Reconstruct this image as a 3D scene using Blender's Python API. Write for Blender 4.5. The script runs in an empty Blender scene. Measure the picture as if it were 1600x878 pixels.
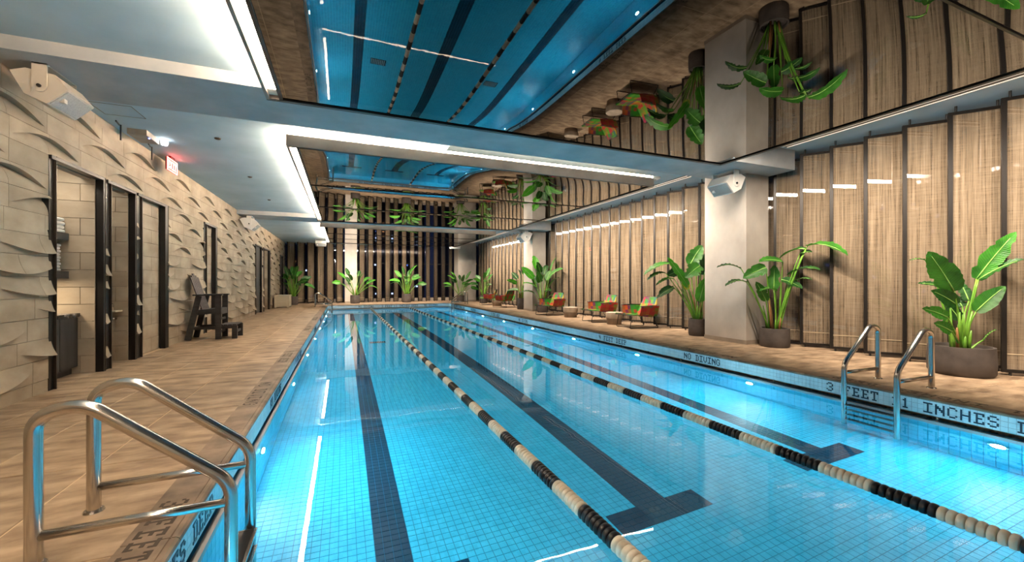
import bpy, math, random
import numpy as np
from mathutils import Vector, Matrix

# ------------------------------------------------------------------ camera, world, exposure
# All numbers below are in survey units (camera height above the deck = 1.5); U metres per unit.
U = 0.85
C = bpy.context.scene.collection
scene = bpy.context.scene

cam_data = bpy.data.cameras.new('camera')
cam_data.sensor_width = 36.0
cam_data.lens = 36.0 * 645.0 / 1600.0
cam_data.shift_y = 1.5 / 1600.0
cam_data.clip_start = 0.02
cam_data.clip_end = 400
cam = bpy.data.objects.new('camera', cam_data)
C.objects.link(cam)
cam.location = (0, 0, 1.5 * U)
cam.rotation_euler = (math.radians(90), 0, -math.radians(22.26))
scene.camera = cam

world = bpy.data.worlds.new('night_sky')
scene.world = world
world.use_nodes = True
world.node_tree.nodes['Background'].inputs[0].default_value = (0.012, 0.02, 0.05, 1)
world.node_tree.nodes['Background'].inputs[1].default_value = 0.25

EXPOSURE = 2.0
scene.view_settings.view_transform = 'Standard'
scene.view_settings.look = 'None'
scene.view_settings.exposure = EXPOSURE
scene.view_settings.gamma = 1.0
scene.view_settings.use_curve_mapping = False
cy = scene.cycles
cy.use_denoising = True
cy.max_bounces = 12
cy.diffuse_bounces = 4
cy.glossy_bounces = 6
cy.transmission_bounces = 8
cy.transparent_max_bounces = 16
cy.caustics_reflective = False
cy.caustics_refractive = True
cy.sample_clamp_indirect = 4.0
cy.blur_glossy = 0.5

# area lights added to fill the right and far walls, on top of the suspended mirror panels, out of sight from below
def area(name, loc, size_x, size_y, power, col, rot=(0, 0, 0), spread=180):
    ld = bpy.data.lights.new(name, 'AREA'); ld.energy = power; ld.color = col
    ld.shape = 'RECTANGLE'; ld.size = size_x * U; ld.size_y = size_y * U
    ld.spread = math.radians(spread)
    lo = bpy.data.objects.new(name, ld); C.objects.link(lo)
    lo.location = tuple(c * U for c in loc); lo.rotation_euler = rot
    return lo
FILL_COL = (1.0, 0.83, 0.66)
FILL_W = 16.5
for y0, y1 in ((-2.6, 6.2), (8.6, 18.1), (20.4, 28.1)):      # towards the screens
    area('fill_light', (7.42, (y0 + y1) / 2, 4.20), 0.10, y1 - y0, FILL_W * (y1 - y0), FILL_COL, (0, math.radians(-48), 0), 110)
area('fill_light', (3.2, 28.36, 4.20), 8.0, 0.10, FILL_W * 7.5, FILL_COL, (math.radians(48), 0, 0), 110)   # towards the far wall

STRIP_SLOT = 24.0       # strength of the downward LED slots in the ceiling panels
STRIP_COVE = 16.0      # LED strips on top of the ceiling panels
LINE_GLOW = 0.2      # glow added to the white ceiling lines along the window wall
POOL_LAMP = 730.0      # underwater lamps
WARM = (1.0, 0.76, 0.54)
rnd = random.Random(7)

# ------------------------------------------------------------------ materials
def ramp(nt, fac, stops, const=False):
    r = nt.nodes.new('ShaderNodeValToRGB')
    if const:
        r.color_ramp.interpolation = 'CONSTANT'
    e = r.color_ramp.elements
    while len(e) < len(stops):
        e.new(0.5)
    for i, (p, c) in enumerate(stops):
        e[i].position = p
        e[i].color = (c[0], c[1], c[2], 1)
    nt.links.new(fac, r.inputs[0])
    return r.outputs[0]

def position(nt, scale, obj=False):
    if obj:
        src = nt.nodes.new('ShaderNodeTexCoord').outputs['Object']
    else:
        src = nt.nodes.new('ShaderNodeNewGeometry').outputs['Position']
    m = nt.nodes.new('ShaderNodeMapping')
    m.inputs['Scale'].default_value = tuple(x / U for x in scale)
    nt.links.new(src, m.inputs['Vector'])
    return m.outputs[0]

def noise(nt, vec, scale=1.0, detail=4, rough=0.55):
    n = nt.nodes.new('ShaderNodeTexNoise')
    n.inputs['Scale'].default_value = scale
    n.inputs['Detail'].default_value = detail
    n.inputs['Roughness'].default_value = rough
    nt.links.new(vec, n.inputs['Vector'])
    return n.outputs['Fac']

def mixc(nt, a, b, fac, mode='MIX'):
    m = nt.nodes.new('ShaderNodeMix')
    m.data_type = 'RGBA'
    m.blend_type = mode
    for sock, val in ((m.inputs[0], fac), (m.inputs[6], a), (m.inputs[7], b)):
        if hasattr(val, 'links'):
            nt.links.new(val, sock)
        elif isinstance(val, (int, float)):
            sock.default_value = val
        else:
            sock.default_value = (val[0], val[1], val[2], 1)
    return m.outputs[2]

def mat(name, col=(0.5, 0.5, 0.5), rough=0.5, metal=0.0, spec=0.5, emit=None, strength=0.0, coat=0.0):
    m = bpy.data.materials.new(name)
    m.use_nodes = True
    b = m.node_tree.nodes['Principled BSDF']
    b.inputs['Base Color'].default_value = (*col, 1)
    b.inputs['Roughness'].default_value = rough
    b.inputs['Metallic'].default_value = metal
    b.inputs['Specular IOR Level'].default_value = spec
    b.inputs['Coat Weight'].default_value = coat
    if emit:
        b.inputs['Emission Color'].default_value = (*emit, 1)
        b.inputs['Emission Strength'].default_value = strength
    return m

def bsdf(m):
    return m.node_tree.nodes['Principled BSDF']

def tint(nt, col, amount):
    """per-object random brightness"""
    o = nt.nodes.new('ShaderNodeObjectInfo').outputs['Random']
    v = ramp(nt, o, [(0, (1 - amount,) * 3), (1, (1 + amount * 0.6,) * 3)])
    return mixc(nt, col, v, 1.0, 'MULTIPLY')

def bump(m, height, strength, dist=0.02):
    nt = m.node_tree
    b = nt.nodes.new('ShaderNodeBump')
    b.inputs['Strength'].default_value = strength
    b.inputs['Distance'].default_value = dist
    nt.links.new(height, b.inputs['Height'])
    nt.links.new(b.outputs[0], bsdf(m).inputs['Normal'])

def grained(name, c0, c1, scale, rough=0.6, mid=(0.3, 0.7), tnt=0.0, bmp=0.0, spec=0.4, detail=6, obj=False):
    m = mat(name, c0, rough, spec=spec)
    nt = m.node_tree
    n = noise(nt, position(nt, scale, obj), 1.0, detail)
    col = ramp(nt, n, [(mid[0], c0), (mid[1], c1)])
    if tnt:
        col = tint(nt, col, tnt)
    nt.links.new(col, bsdf(m).inputs['Base Color'])
    if bmp:
        bump(m, n, bmp)
    return m

M = {}
M['deck'] = grained('deck_stone', (0.155, 0.100, 0.060), (0.42, 0.305, 0.20), (2.4, 5.5, 4), 0.55, (0.33, 0.67), 0.14, 0.3, detail=9)
M['deck_joint'] = mat('deck_joint', (0.56, 0.42, 0.27), 0.8)
M['coping'] = grained('coping_stone', (0.10, 0.066, 0.044), (0.27, 0.195, 0.135), (4, 4, 4), 0.6, (0.3, 0.7), 0.10, 0.2)
M['wall_tile'] = grained('relief_concrete', (0.29, 0.23, 0.165), (0.46, 0.38, 0.285), (1.6, 1.6, 2.6), 0.75, (0.3, 0.7), 0.13, 0.12)
M['wall_joint'] = mat('wall_joint', (0.22, 0.175, 0.13), 0.9)
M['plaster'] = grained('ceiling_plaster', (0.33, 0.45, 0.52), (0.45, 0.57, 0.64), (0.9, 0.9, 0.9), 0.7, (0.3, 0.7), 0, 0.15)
M['fascia'] = grained('fascia_plaster', (0.20, 0.15, 0.12), (0.32, 0.25, 0.205), (1.6, 1.6, 1.6), 0.7)
M['beam'] = grained('beam_concrete', (0.31, 0.33, 0.34), (0.46, 0.46, 0.46), (1.6, 1.6, 1.6), 0.7, (0.3, 0.7), 0, 0.15)
M['column'] = grained('column_concrete', (0.33, 0.29, 0.25), (0.47, 0.425, 0.375), (1.2, 1.2, 0.9), 0.65, (0.3, 0.7), 0, 0.15)
M['column_base'] = grained('column_base', (0.22, 0.18, 0.14), (0.34, 0.28, 0.22), (2, 2, 2), 0.7)
M['bronze'] = mat('dark_bronze', (0.012, 0.010, 0.009), 0.38, 0.4)
M['frame_edge'] = mat('bronze_edge', (0.07, 0.055, 0.045), 0.35, 0.8)
M['black'] = mat('black_metal', (0.008, 0.008, 0.009), 0.4)
M['steel'] = mat('brushed_steel', (0.60, 0.57, 0.53), 0.20, 1.0)
M['mirror'] = mat('stretched_mirror', (0.138, 0.148, 0.156), 0.012, 1.0)
M['slot'] = mat('led_slot', (0.8, 0.8, 0.8), 0.5, emit=WARM, strength=STRIP_SLOT)
M['cove_side'] = mat('led_cove_side', (0.8, 0.8, 0.8), 0.5, emit=WARM, strength=STRIP_COVE * 6.0)
M['cove'] = mat('led_cove', (0.8, 0.8, 0.8), 0.5, emit=WARM, strength=STRIP_COVE)
M['line'] = mat('diffuser_glow', (0.8, 0.8, 0.8), 0.5, emit=WARM, strength=LINE_GLOW)
M['slot_side'] = mat('slot_lining', (0.62, 0.55, 0.47), 0.6)
M['pool_lamp'] = mat('pool_lamp', (0.8, 0.9, 1), 0.4, emit=(0.42, 0.86, 1.0), strength=POOL_LAMP)
M['pool_tile'] = mat('pool_tile', (0.05, 0.47, 0.76), 0.35)
nt = M['pool_tile'].node_tree
w = nt.nodes.new('ShaderNodeTexWhiteNoise')
sn = nt.nodes.new('ShaderNodeVectorMath'); sn.operation = 'SNAP'
sn.inputs[1].default_value = (0.075 * U,) * 3
nt.links.new(nt.nodes.new('ShaderNodeNewGeometry').outputs['Position'], sn.inputs[0])
nt.links.new(sn.outputs[0], w.inputs[0])
nt.links.new(ramp(nt, w.outputs['Value'], [(0, (0.030, 0.44, 0.64)), (1, (0.048, 0.52, 0.73))]), bsdf(M['pool_tile']).inputs['Base Color'])
M['pool_grout'] = mat('pool_grout', (0.010, 0.20, 0.36), 0.7)
M['lane_tile'] = mat('lane_tile', (0.0, 0.036, 0.070), 0.35)
M['band_tile'] = grained('band_tile', (0.46, 0.62, 0.68), (0.62, 0.74, 0.78), (9, 9, 9), 0.25)
M['lip'] = grained('gutter_lip', (0.26, 0.27, 0.28), (0.38, 0.39, 0.40), (3, 3, 3), 0.4)
M['gutter'] = mat('gutter_dark', (0.006, 0.014, 0.022), 0.6)
M['letter'] = mat('letter_dark', (0.006, 0.022, 0.045), 0.4)
M['engraved'] = mat('letter_engraved', (0.045, 0.030, 0.020), 0.8)
M['rope_black'] = mat('float_black', (0.006, 0.006, 0.008), 0.35)
M['rope_white'] = grained('float_white', (0.62, 0.50, 0.36), (0.78, 0.72, 0.60), (14, 14, 14), 0.35)
M['cable'] = mat('rope_cable', (0.05, 0.05, 0.05), 0.5)
M['pot'] = grained('pot_clay', (0.050, 0.040, 0.036), (0.085, 0.070, 0.062), (5, 5, 5), 0.75, bmp=0.1)
M['soil'] = grained('soil', (0.02, 0.012, 0.008), (0.06, 0.04, 0.025), (20, 20, 20), 0.95)
M['towel'] = grained('towel', (0.80, 0.79, 0.77), (0.90, 0.89, 0.87), (20, 20, 20), 0.9, bmp=0.3)
M['wood_dark'] = grained('cabinet_wood', (0.020, 0.018, 0.019), (0.055, 0.05, 0.05), (9, 9, 1.0), 0.45)
M['marble'] = grained('counter_marble', (0.03, 0.03, 0.03), (0.45, 0.42, 0.40), (7, 7, 7), 0.25, (0.45, 0.62))
M['guard_wood'] = grained('guard_chair_wood', (0.010, 0.009, 0.010), (0.030, 0.027, 0.027), (3, 3, 14), 0.55)
M['slat_wood'] = grained('guard_slat_wood', (0.045, 0.033, 0.034), (0.09, 0.07, 0.068), (3, 3, 14), 0.55)
M['cream'] = mat('cream_plastic', (0.60, 0.53, 0.40), 0.5)
M['speaker'] = mat('speaker_shell', (0.56, 0.50, 0.42), 0.45)
M['speaker_w'] = mat('speaker_shell_white', (0.80, 0.78, 0.74), 0.45)
M['grille'] = grained('speaker_grille', (0.30, 0.30, 0.29), (0.42, 0.42, 0.41), (60, 60, 60), 0.5)
M['exit'] = mat('exit_red', (0.8, 0.05, 0.03), 0.4, emit=(1.0, 0.16, 0.12), strength=4)
M['exit_body'] = mat('exit_body', (0.22, 0.012, 0.010), 0.4)
M['lamp_white'] = mat('lamp_white', (0.9, 0.9, 0.9), 0.4, emit=(0.9, 0.95, 1), strength=3)
M['lamp_blue'] = mat('lamp_blue', (0.1, 0.1, 0.9), 0.4, emit=(0.1, 0.15, 1), strength=8)
M['drum'] = grained('drum_table', (0.24, 0.19, 0.14), (0.42, 0.34, 0.26), (4, 4, 1.5), 0.7, bmp=0.15)
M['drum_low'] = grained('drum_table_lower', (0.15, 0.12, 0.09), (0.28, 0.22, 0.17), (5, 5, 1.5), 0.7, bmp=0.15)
M['sky_glow'] = mat('city_window_blue', (0.1, 0.1, 0.1), 0.5, emit=(0.20, 0.32, 0.9), strength=0.5)
M['city_w'] = mat('city_window_white', (0.1, 0.1, 0.1), 0.5, emit=(0.8, 0.85, 1), strength=0.7)
M['city_o'] = mat('city_window_orange', (0.1, 0.1, 0.1), 0.5, emit=(1, 0.4, 0.12), strength=0.9)
M['city_wall'] = mat('city_wall', (0.03, 0.032, 0.05), 0.8)
M['sill'] = grained('sill_concrete', (0.28, 0.24, 0.20), (0.42, 0.37, 0.31), (3, 3, 3), 0.7)

def leaf_mat(name, c0, c1):
    m = grained(name, c0, c1, (5, 5, 5), 0.38, (0.3, 0.7), 0.2)
    nt = m.node_tree
    uv = nt.nodes.new('ShaderNodeUVMap')
    sp = nt.nodes.new('ShaderNodeSeparateXYZ'); nt.links.new(uv.outputs[0], sp.inputs[0])
    ab = nt.nodes.new('ShaderNodeMath'); ab.operation = 'ABSOLUTE'; nt.links.new(sp.outputs[1], ab.inputs[0])
    ma = nt.nodes.new('ShaderNodeMath'); ma.operation = 'MULTIPLY_ADD'; ma.inputs[1].default_value = -0.13
    nt.links.new(ab.outputs[0], ma.inputs[0]); nt.links.new(sp.outputs[0], ma.inputs[2])
    sc_ = nt.nodes.new('ShaderNodeMath'); sc_.operation = 'MULTIPLY'; sc_.inputs[1].default_value = 150.0
    nt.links.new(ma.outputs[0], sc_.inputs[0])
    si = nt.nodes.new('ShaderNodeMath'); si.operation = 'SINE'; nt.links.new(sc_.outputs[0], si.inputs[0])
    old = bsdf(m).inputs['Base Color'].links[0].from_socket
    stripe = ramp(nt, si.outputs[0], [(0.0, (0.80,) * 3), (1.0, (1.0,) * 3)])
    edge = ramp(nt, ab.outputs[0], [(0.0, (1.5, 1.35, 1.2)), (0.12, (1, 1, 1)), (0.9, (1, 1, 1)), (1.0, (1.6, 1.3, 1.3))])
    nt.links.new(mixc(nt, mixc(nt, old, stripe, 1.0, 'MULTIPLY'), edge, 1.0, 'MULTIPLY'), bsdf(m).inputs['Base Color'])
    bump(m, si.outputs[0], 0.35, 0.004)
    tr = nt.nodes.new('ShaderNodeBsdfTranslucent')
    tr.inputs[0].default_value = (c1[0] * 1.3, c1[1] * 1.3, c1[2], 1)
    mx = nt.nodes.new('ShaderNodeMixShader')
    mx.inputs[0].default_value = 0.18
    out = nt.nodes['Material Output']
    nt.links.new(bsdf(m).outputs[0], mx.inputs[1])
    nt.links.new(tr.outputs[0], mx.inputs[2])
    nt.links.new(mx.outputs[0], out.inputs[0])
    return m
M['leaf0'] = leaf_mat('leaf_green', (0.012, 0.075, 0.008), (0.045, 0.21, 0.018))
M['leaf1'] = leaf_mat('leaf_deep_green', (0.006, 0.035, 0.006), (0.020, 0.11, 0.014))
M['leaf2'] = leaf_mat('leaf_bright', (0.03, 0.19, 0.008), (0.08, 0.36, 0.02))
M['leaf3'] = leaf_mat('leaf_yellow', (0.36, 0.36, 0.02), (0.5, 0.5, 0.04))
M['vein'] = mat('leaf_vein', (0.22, 0.42, 0.09), 0.4)
M['stem'] = grained('stem_green', (0.05, 0.16, 0.012), (0.17, 0.34, 0.035), (6, 6, 2), 0.4)
M['stem_dry'] = grained('stem_dry', (0.16, 0.06, 0.02), (0.30, 0.16, 0.05), (8, 8, 2), 0.7)

# woven screen cloth: fine brown weave with vertical slubs, partly see-through
def cloth_mat(name, c0, c1, see=0.22):
    m = mat(name, c0, 0.85, spec=0.1)
    nt = m.node_tree
    a = noise(nt, position(nt, (34, 34, 0.6)), 1.0, 6, 0.7)
    b = noise(nt, position(nt, (2.5, 2.5, 90)), 1.0, 4, 0.6)
    f = mixc(nt, a, b, 0.22)
    col = ramp(nt, f, [(0.34, c0), (0.66, c1)])
    nt.links.new(col, bsdf(m).inputs['Base Color'])
    t = nt.nodes.new('ShaderNodeBsdfTransparent')
    mx = nt.nodes.new('ShaderNodeMixShader')
    nt.links.new(ramp(nt, f, [(0.35, (see * 1.6,) * 3), (0.65, (see * 0.5,) * 3)]), mx.inputs[0])
    nt.links.new(bsdf(m).outputs[0], mx.inputs[1])
    nt.links.new(t.outputs[0], mx.inputs[2])
    nt.links.new(mx.outputs[0], nt.nodes['Material Output'].inputs[0])
    return m
M['cloth'] = cloth_mat('woven_cloth', (0.12, 0.080, 0.048), (0.40, 0.30, 0.21))
M['hem'] = mat('cloth_hem', (0.50, 0.38, 0.25), 0.85)

def glass_mat(name, gloss=0.11, tintc=(0.94, 0.95, 0.95)):
    m = bpy.data.materials.new(name)
    m.use_nodes = True
    nt = m.node_tree
    nt.nodes.remove(nt.nodes['Principled BSDF'])
    t = nt.nodes.new('ShaderNodeBsdfTransparent'); t.inputs[0].default_value = (*tintc, 1)
    g = nt.nodes.new('ShaderNodeBsdfGlossy'); g.inputs['Roughness'].default_value = 0.0
    lw = nt.nodes.new('ShaderNodeFresnel'); lw.inputs[0].default_value = 1.5
    ad = nt.nodes.new('ShaderNodeMath'); ad.operation = 'ADD'; ad.inputs[1].default_value = gloss - 0.04
    mx = nt.nodes.new('ShaderNodeMixShader')
    nt.links.new(lw.outputs[0], ad.inputs[0])
    fb_ = nt.nodes.new('ShaderNodeMath'); fb_.operation = 'SUBTRACT'; fb_.inputs[0].default_value = 1.0   # only the outer face reflects
    nt.links.new(nt.nodes.new('ShaderNodeNewGeometry').outputs['Backfacing'], fb_.inputs[1])
    fm_ = nt.nodes.new('ShaderNodeMath'); fm_.operation = 'MULTIPLY'; fm_.use_clamp = True
    nt.links.new(ad.outputs[0], fm_.inputs[0]); nt.links.new(fb_.outputs[0], fm_.inputs[1])
    nt.links.new(fm_.outputs[0], mx.inputs[0])
    nt.links.new(t.outputs[0], mx.inputs[1]); nt.links.new(g.outputs[0], mx.inputs[2])
    nt.links.new(mx.outputs[0], nt.nodes['Material Output'].inputs[0])
    return m
M['pane'] = glass_mat('screen_glass', 0.08)
M['window_glass'] = glass_mat('window_glass', 0.10, (0.7, 0.75, 0.85))

m = bpy.data.materials.new('pool_water'); M['water'] = m
m.use_nodes = True
nt = m.node_tree
nt.nodes.remove(nt.nodes['Principled BSDF'])
g = nt.nodes.new('ShaderNodeBsdfGlass')
g.inputs['IOR'].default_value = 1.333
g.inputs['Roughness'].default_value = 0.0
bp = nt.nodes.new('ShaderNodeBump')
bp.inputs['Strength'].default_value = 0.05
bp.inputs['Distance'].default_value = 0.02
nt.links.new(noise(nt, position(nt, (1.6, 1.6, 1.6)), 1.0, 2), bp.inputs['Height'])
nt.links.new(bp.outputs[0], g.inputs['Normal'])
nt.links.new(g.outputs[0], nt.nodes['Material Output'].inputs[0])

# bright woven straps of the lounge chairs
m = mat('woven_straps', (0.5, 0.3, 0.1), 0.6); M['straps'] = m
nt = m.node_tree
tc = nt.nodes.new('ShaderNodeTexCoord')
def strap_cells(scale):
    v = nt.nodes.new('ShaderNodeMapping'); v.inputs['Scale'].default_value = tuple(s / U for s in scale)
    nt.links.new(tc.outputs['Object'], v.inputs['Vector'])
    f = nt.nodes.new('ShaderNodeVectorMath'); f.operation = 'FLOOR'
    nt.links.new(v.outputs[0], f.inputs[0])
    wn = nt.nodes.new('ShaderNodeTexWhiteNoise')
    nt.links.new(f.outputs[0], wn.inputs[0])
    return wn.outputs['Value']
pal = [(0.0, (0.015, 0.17, 0.006)), (0.24, (0.30, 0.010, 0.012)), (0.37, (0.36, 0.065, 0.006)), (0.45, (0.34, 0.24, 0.010)),
       (0.55, (0.06, 0.22, 0.006)), (0.75, (0.008, 0.085, 0.085)), (0.83, (0.10, 0.012, 0.06)), (0.91, (0.012, 0.12, 0.01))]
ca = ramp(nt, strap_cells((1.3, 9, 1.3)), pal, True)
cb = ramp(nt, strap_cells((9, 1.3, 9)), pal, True)
nt.links.new(mixc(nt, ca, cb, strap_cells((9.2, 9.1, 8.7))), bsdf(m).inputs['Base Color'])

# ------------------------------------------------------------------ helpers
BASE = {}
def mk(name, V, F, m, parent=None, loc=(0, 0, 0), smooth=False, world=False, kind=None):
    """one mesh object; V in survey units. world=True: V are scene coordinates, made local to the parent"""
    if world and parent is not None:
        b = BASE.get(parent.name, (0, 0, 0))
        V = [(x - b[0], y - b[1], z - b[2]) for x, y, z in V]
    me = bpy.data.meshes.new(name)
    me.from_pydata([(x * U, y * U, z * U) for x, y, z in V], [], F)
    if smooth:
        me.polygons.foreach_set('use_smooth', [True] * len(F))
    me.materials.append(m)
    me.update()
    return link(name, me, parent, loc, kind)

def link(name, me, parent=None, loc=(0, 0, 0), kind=None):
    o = bpy.data.objects.new(name, me)
    C.objects.link(o)
    if parent is not None:
        o.parent = parent
    o.location = (loc[0] * U, loc[1] * U, loc[2] * U)
    if kind:
        o['kind'] = kind
    pb = BASE.get(parent.name, (0, 0, 0)) if parent is not None else (0, 0, 0)
    BASE[o.name] = (pb[0] + loc[0], pb[1] + loc[1], pb[2] + loc[2])
    return o

def thing(name, label, cat, loc=(0, 0, 0), group=None, rotz=0.0):
    o = bpy.data.objects.new(name, None)
    o.empty_display_size = 0.1
    C.objects.link(o)
    o.location = (loc[0] * U, loc[1] * U, loc[2] * U)
    o.rotation_euler = (0, 0, rotz)
    o['label'] = label
    o['category'] = cat
    if group:
        o['group'] = group
    BASE[o.name] = tuple(loc)
    return o

def tag(o, label, cat, group=None):
    o['label'] = label; o['category'] = cat
    if group:
        o['group'] = group
    return o

ORD = ['first', 'second', 'third', 'fourth', 'fifth', 'sixth', 'seventh', 'eighth', 'ninth', 'tenth', 'eleventh', 'twelfth',
       'thirteenth', 'fourteenth', 'fifteenth', 'sixteenth', 'seventeenth', 'eighteenth', 'nineteenth', 'twentieth']

class MB:
    def __init__(s):
        s.V = []; s.F = []
    def add(s, V, F):
        n = len(s.V); s.V += V; s.F += [tuple(i + n for i in f) for f in F]
    def box(s, x0, x1, y0, y1, z0, z1):
        s.add([(x0, y0, z0), (x1, y0, z0), (x1, y1, z0), (x0, y1, z0), (x0, y0, z1), (x1, y0, z1), (x1, y1, z1), (x0, y1, z1)],
              [(0, 3, 2, 1), (4, 5, 6, 7), (0, 1, 5, 4), (1, 2, 6, 5), (2, 3, 7, 6), (3, 0, 4, 7)])
        return s
    def cbox(s, x0, x1, y0, y1, z0, z1, c):
        """box with a chamfer round the top"""
        s.add([(x0, y0, z0), (x1, y0, z0), (x1, y1, z0), (x0, y1, z0), (x0, y0, z1 - c), (x1, y0, z1 - c), (x1, y1, z1 - c), (x0, y1, z1 - c),
               (x0 + c, y0 + c, z1), (x1 - c, y0 + c, z1), (x1 - c, y1 - c, z1), (x0 + c, y1 - c, z1)],
              [(0, 3, 2, 1), (0, 1, 5, 4), (1, 2, 6, 5), (2, 3, 7, 6), (3, 0, 4, 7), (4, 5, 9, 8), (5, 6, 10, 9), (6, 7, 11, 10), (7, 4, 8, 11), (8, 9, 10, 11)])
        return s
    def bar(s, p0, p1, w, h, up=(0, 0, 1)):
        p0 = Vector(p0); p1 = Vector(p1); t = (p1 - p0).normalized()
        a = Vector(up).cross(t)
        if a.length < 1e-4:
            a = Vector((0, 1, 0)).cross(t)
        a.normalize(); b = t.cross(a)
        a *= w / 2; b *= h / 2
        V = [tuple(p + q) for p in (p0, p1) for q in (-a - b, a - b, a + b, -a + b)]
        s.add(V, [(0, 3, 2, 1), (4, 5, 6, 7), (0, 1, 5, 4), (1, 2, 6, 5), (2, 3, 7, 6), (3, 0, 4, 7)])
        return s
    def tube(s, pts, r, seg=10):
        P = [Vector(p) for p in pts]; n = len(P); V = []; F = []
        rr = r if isinstance(r, (list, tuple)) else [r] * n
        ref = None
        for i, p in enumerate(P):
            t = (P[min(i + 1, n - 1)] - P[max(i - 1, 0)]).normalized()
            if ref is None:
                ref = Vector((0, 0, 1)) if abs(t.z) < 0.9 else Vector((1, 0, 0))
            a = (ref - t * ref.dot(t)).normalized(); ref = a; b = t.cross(a)
            for k in range(seg):
                an = 2 * math.pi * k / seg
                V.append(tuple(p + (a * math.cos(an) + b * math.sin(an)) * rr[i]))
        for i in range(n - 1):
            for k in range(seg):
                k2 = (k + 1) % seg
                F.append((i * seg + k, i * seg + k2, (i + 1) * seg + k2, (i + 1) * seg + k))
        F.append(tuple(range(seg))[::-1]); F.append(tuple((n - 1) * seg + k for k in range(seg)))
        s.add(V, F)
        return s
    def lathe(s, prof, c=(0, 0, 0), seg=24):
        V = []; F = []
        for r, z in prof:
            for k in range(seg):
                a = 2 * math.pi * k / seg
                V.append((c[0] + r * math.cos(a), c[1] + r * math.sin(a), c[2] + z))
        for i in range(len(prof) - 1):
            for k in range(seg):
                k2 = (k + 1) % seg
                F.append((i * seg + k, i * seg + k2, (i + 1) * seg + k2, (i + 1) * seg + k))
        F.append(tuple(range(seg))[::-1]); F.append(tuple((len(prof) - 1) * seg + k for k in range(seg)))
        s.add(V, F)
        return s
    def obj(s, name, m, parent=None, loc=(0, 0, 0), smooth=False, world=False, kind=None):
        return mk(name, s.V, s.F, m, parent, loc, smooth, world, kind)

def box(name, m, x0, x1, y0, y1, z0, z1, parent=None, world=True, kind=None):
    return MB().box(x0, x1, y0, y1, z0, z1).obj(name, m, parent, world=world, kind=kind)

def rounded(pts, rad, n=6):
    """polyline with filleted corners"""
    P = [Vector(p) for p in pts]; out = [P[0]]
    for i in range(1, len(P) - 1):
        a = (P[i - 1] - P[i]); b = (P[i + 1] - P[i])
        r = min(rad if not isinstance(rad, (list, tuple)) else rad[i - 1], a.length * 0.45, b.length * 0.45)
        p = P[i] + a.normalized() * r; q = P[i] + b.normalized() * r
        for k in range(n + 1):
            t = k / n
            out.append(p * (1 - t) ** 2 + P[i] * 2 * t * (1 - t) + q * t * t)
    out.append(P[-1])
    return [tuple(p) for p in out]

def hub(name, parent):
    """a part that only carries sub-parts"""
    o = bpy.data.objects.new(name, None); C.objects.link(o)
    o.parent = parent; o.empty_display_size = 0.1
    BASE[o.name] = BASE.get(parent.name, (0, 0, 0))
    return o

def shade_by_angle(o, deg=40):
    me = o.data
    me.polygons.foreach_set('use_smooth', [True] * len(me.polygons))
    me.set_sharp_from_angle(angle=math.radians(deg))
    return o

# pixel letters, 5 x 7
FONT = {'N': '10001 11001 11101 10111 10011 10001 10001', 'O': '01110 10001 10001 10001 10001 10001 01110',
        'D': '11110 01001 01001 01001 01001 01001 11110', 'I': '11111 00100 00100 00100 00100 00100 11111',
        'V': '10001 10001 10001 10001 10001 01010 00100', 'G': '01110 10001 10000 10011 10001 10001 01110',
        'F': '11111 01001 01000 01110 01000 01000 11100', 'E': '11111 01001 01000 01110 01000 01001 11111',
        'T': '11111 10101 00100 00100 00100 00100 01110', 'P': '11110 01001 01001 01110 01000 01000 11100',
        'C': '01110 10001 10000 10000 10000 10001 01110', 'H': '10001 10001 10001 11111 10001 10001 10001',
        'S': '01110 10001 10000 01110 00001 10001 01110', '3': '01110 10001 00001 00110 00001 10001 01110',
        '4': '10010 10010 10010 11111 00010 00010 00010', '1': '00100 01100 00100 00100 00100 00100 01110'}
LETTER_MESH = {}
def letters(text, origin, right, up, height, advance, m, parent, depth=0.004, width=0.78):
    """each letter a small raised mesh; the first letter's lower left corner is at origin"""
    r = Vector(right); u = Vector(up); nrm = r.cross(u); o = Vector(origin)
    for ch in text:
        if ch != ' ':
            key = (ch, tuple(right), tuple(up), height, advance, m.name)
            if key not in LETTER_MESH:
                mb = MB(); px = advance * width / 5; pz = height / 7
                for row, bits in enumerate(FONT[ch].split()):
                    k = 0
                    while k < 5:
                        if bits[k] == '1':
                            e = k
                            while e < 5 and bits[e] == '1':
                                e += 1
                            a = r * (k * px) + u * ((6 - row) * pz); b = r * (e * px) + u * ((7 - row) * pz)
                            c = nrm * depth
                            A = [a, r * (e * px) + u * ((6 - row) * pz), b, r * (k * px) + u * ((7 - row) * pz)]
                            mb.add([tuple(v) for v in A] + [tuple(v + c) for v in A],
                                   [(0, 1, 2, 3), (4, 5, 6, 7), (0, 1, 5, 4), (1, 2, 6, 5), (2, 3, 7, 6), (3, 0, 4, 7)])
                            k = e
                        else:
                            k += 1
                me = bpy.data.meshes.new('letter')
                me.from_pydata([(x * U, y * U, z * U) for x, y, z in mb.V], [], mb.F)
                me.materials.append(m)
                LETTER_MESH[key] = me
            pb = BASE.get(parent.name, (0, 0, 0))
            link('letter', LETTER_MESH[key], parent, (o.x - pb[0], o.y - pb[1], o.z - pb[2]))
        o += r * advance

def structure(name, mb_or_none=None, m=None):
    if mb_or_none is None:
        o = bpy.data.objects.new(name, None); C.objects.link(o)
        o.empty_display_size = 0.1
    else:
        o = mb_or_none.obj(name, m)
    o['kind'] = 'structure'
    BASE[o.name] = (0, 0, 0)
    return o

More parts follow.
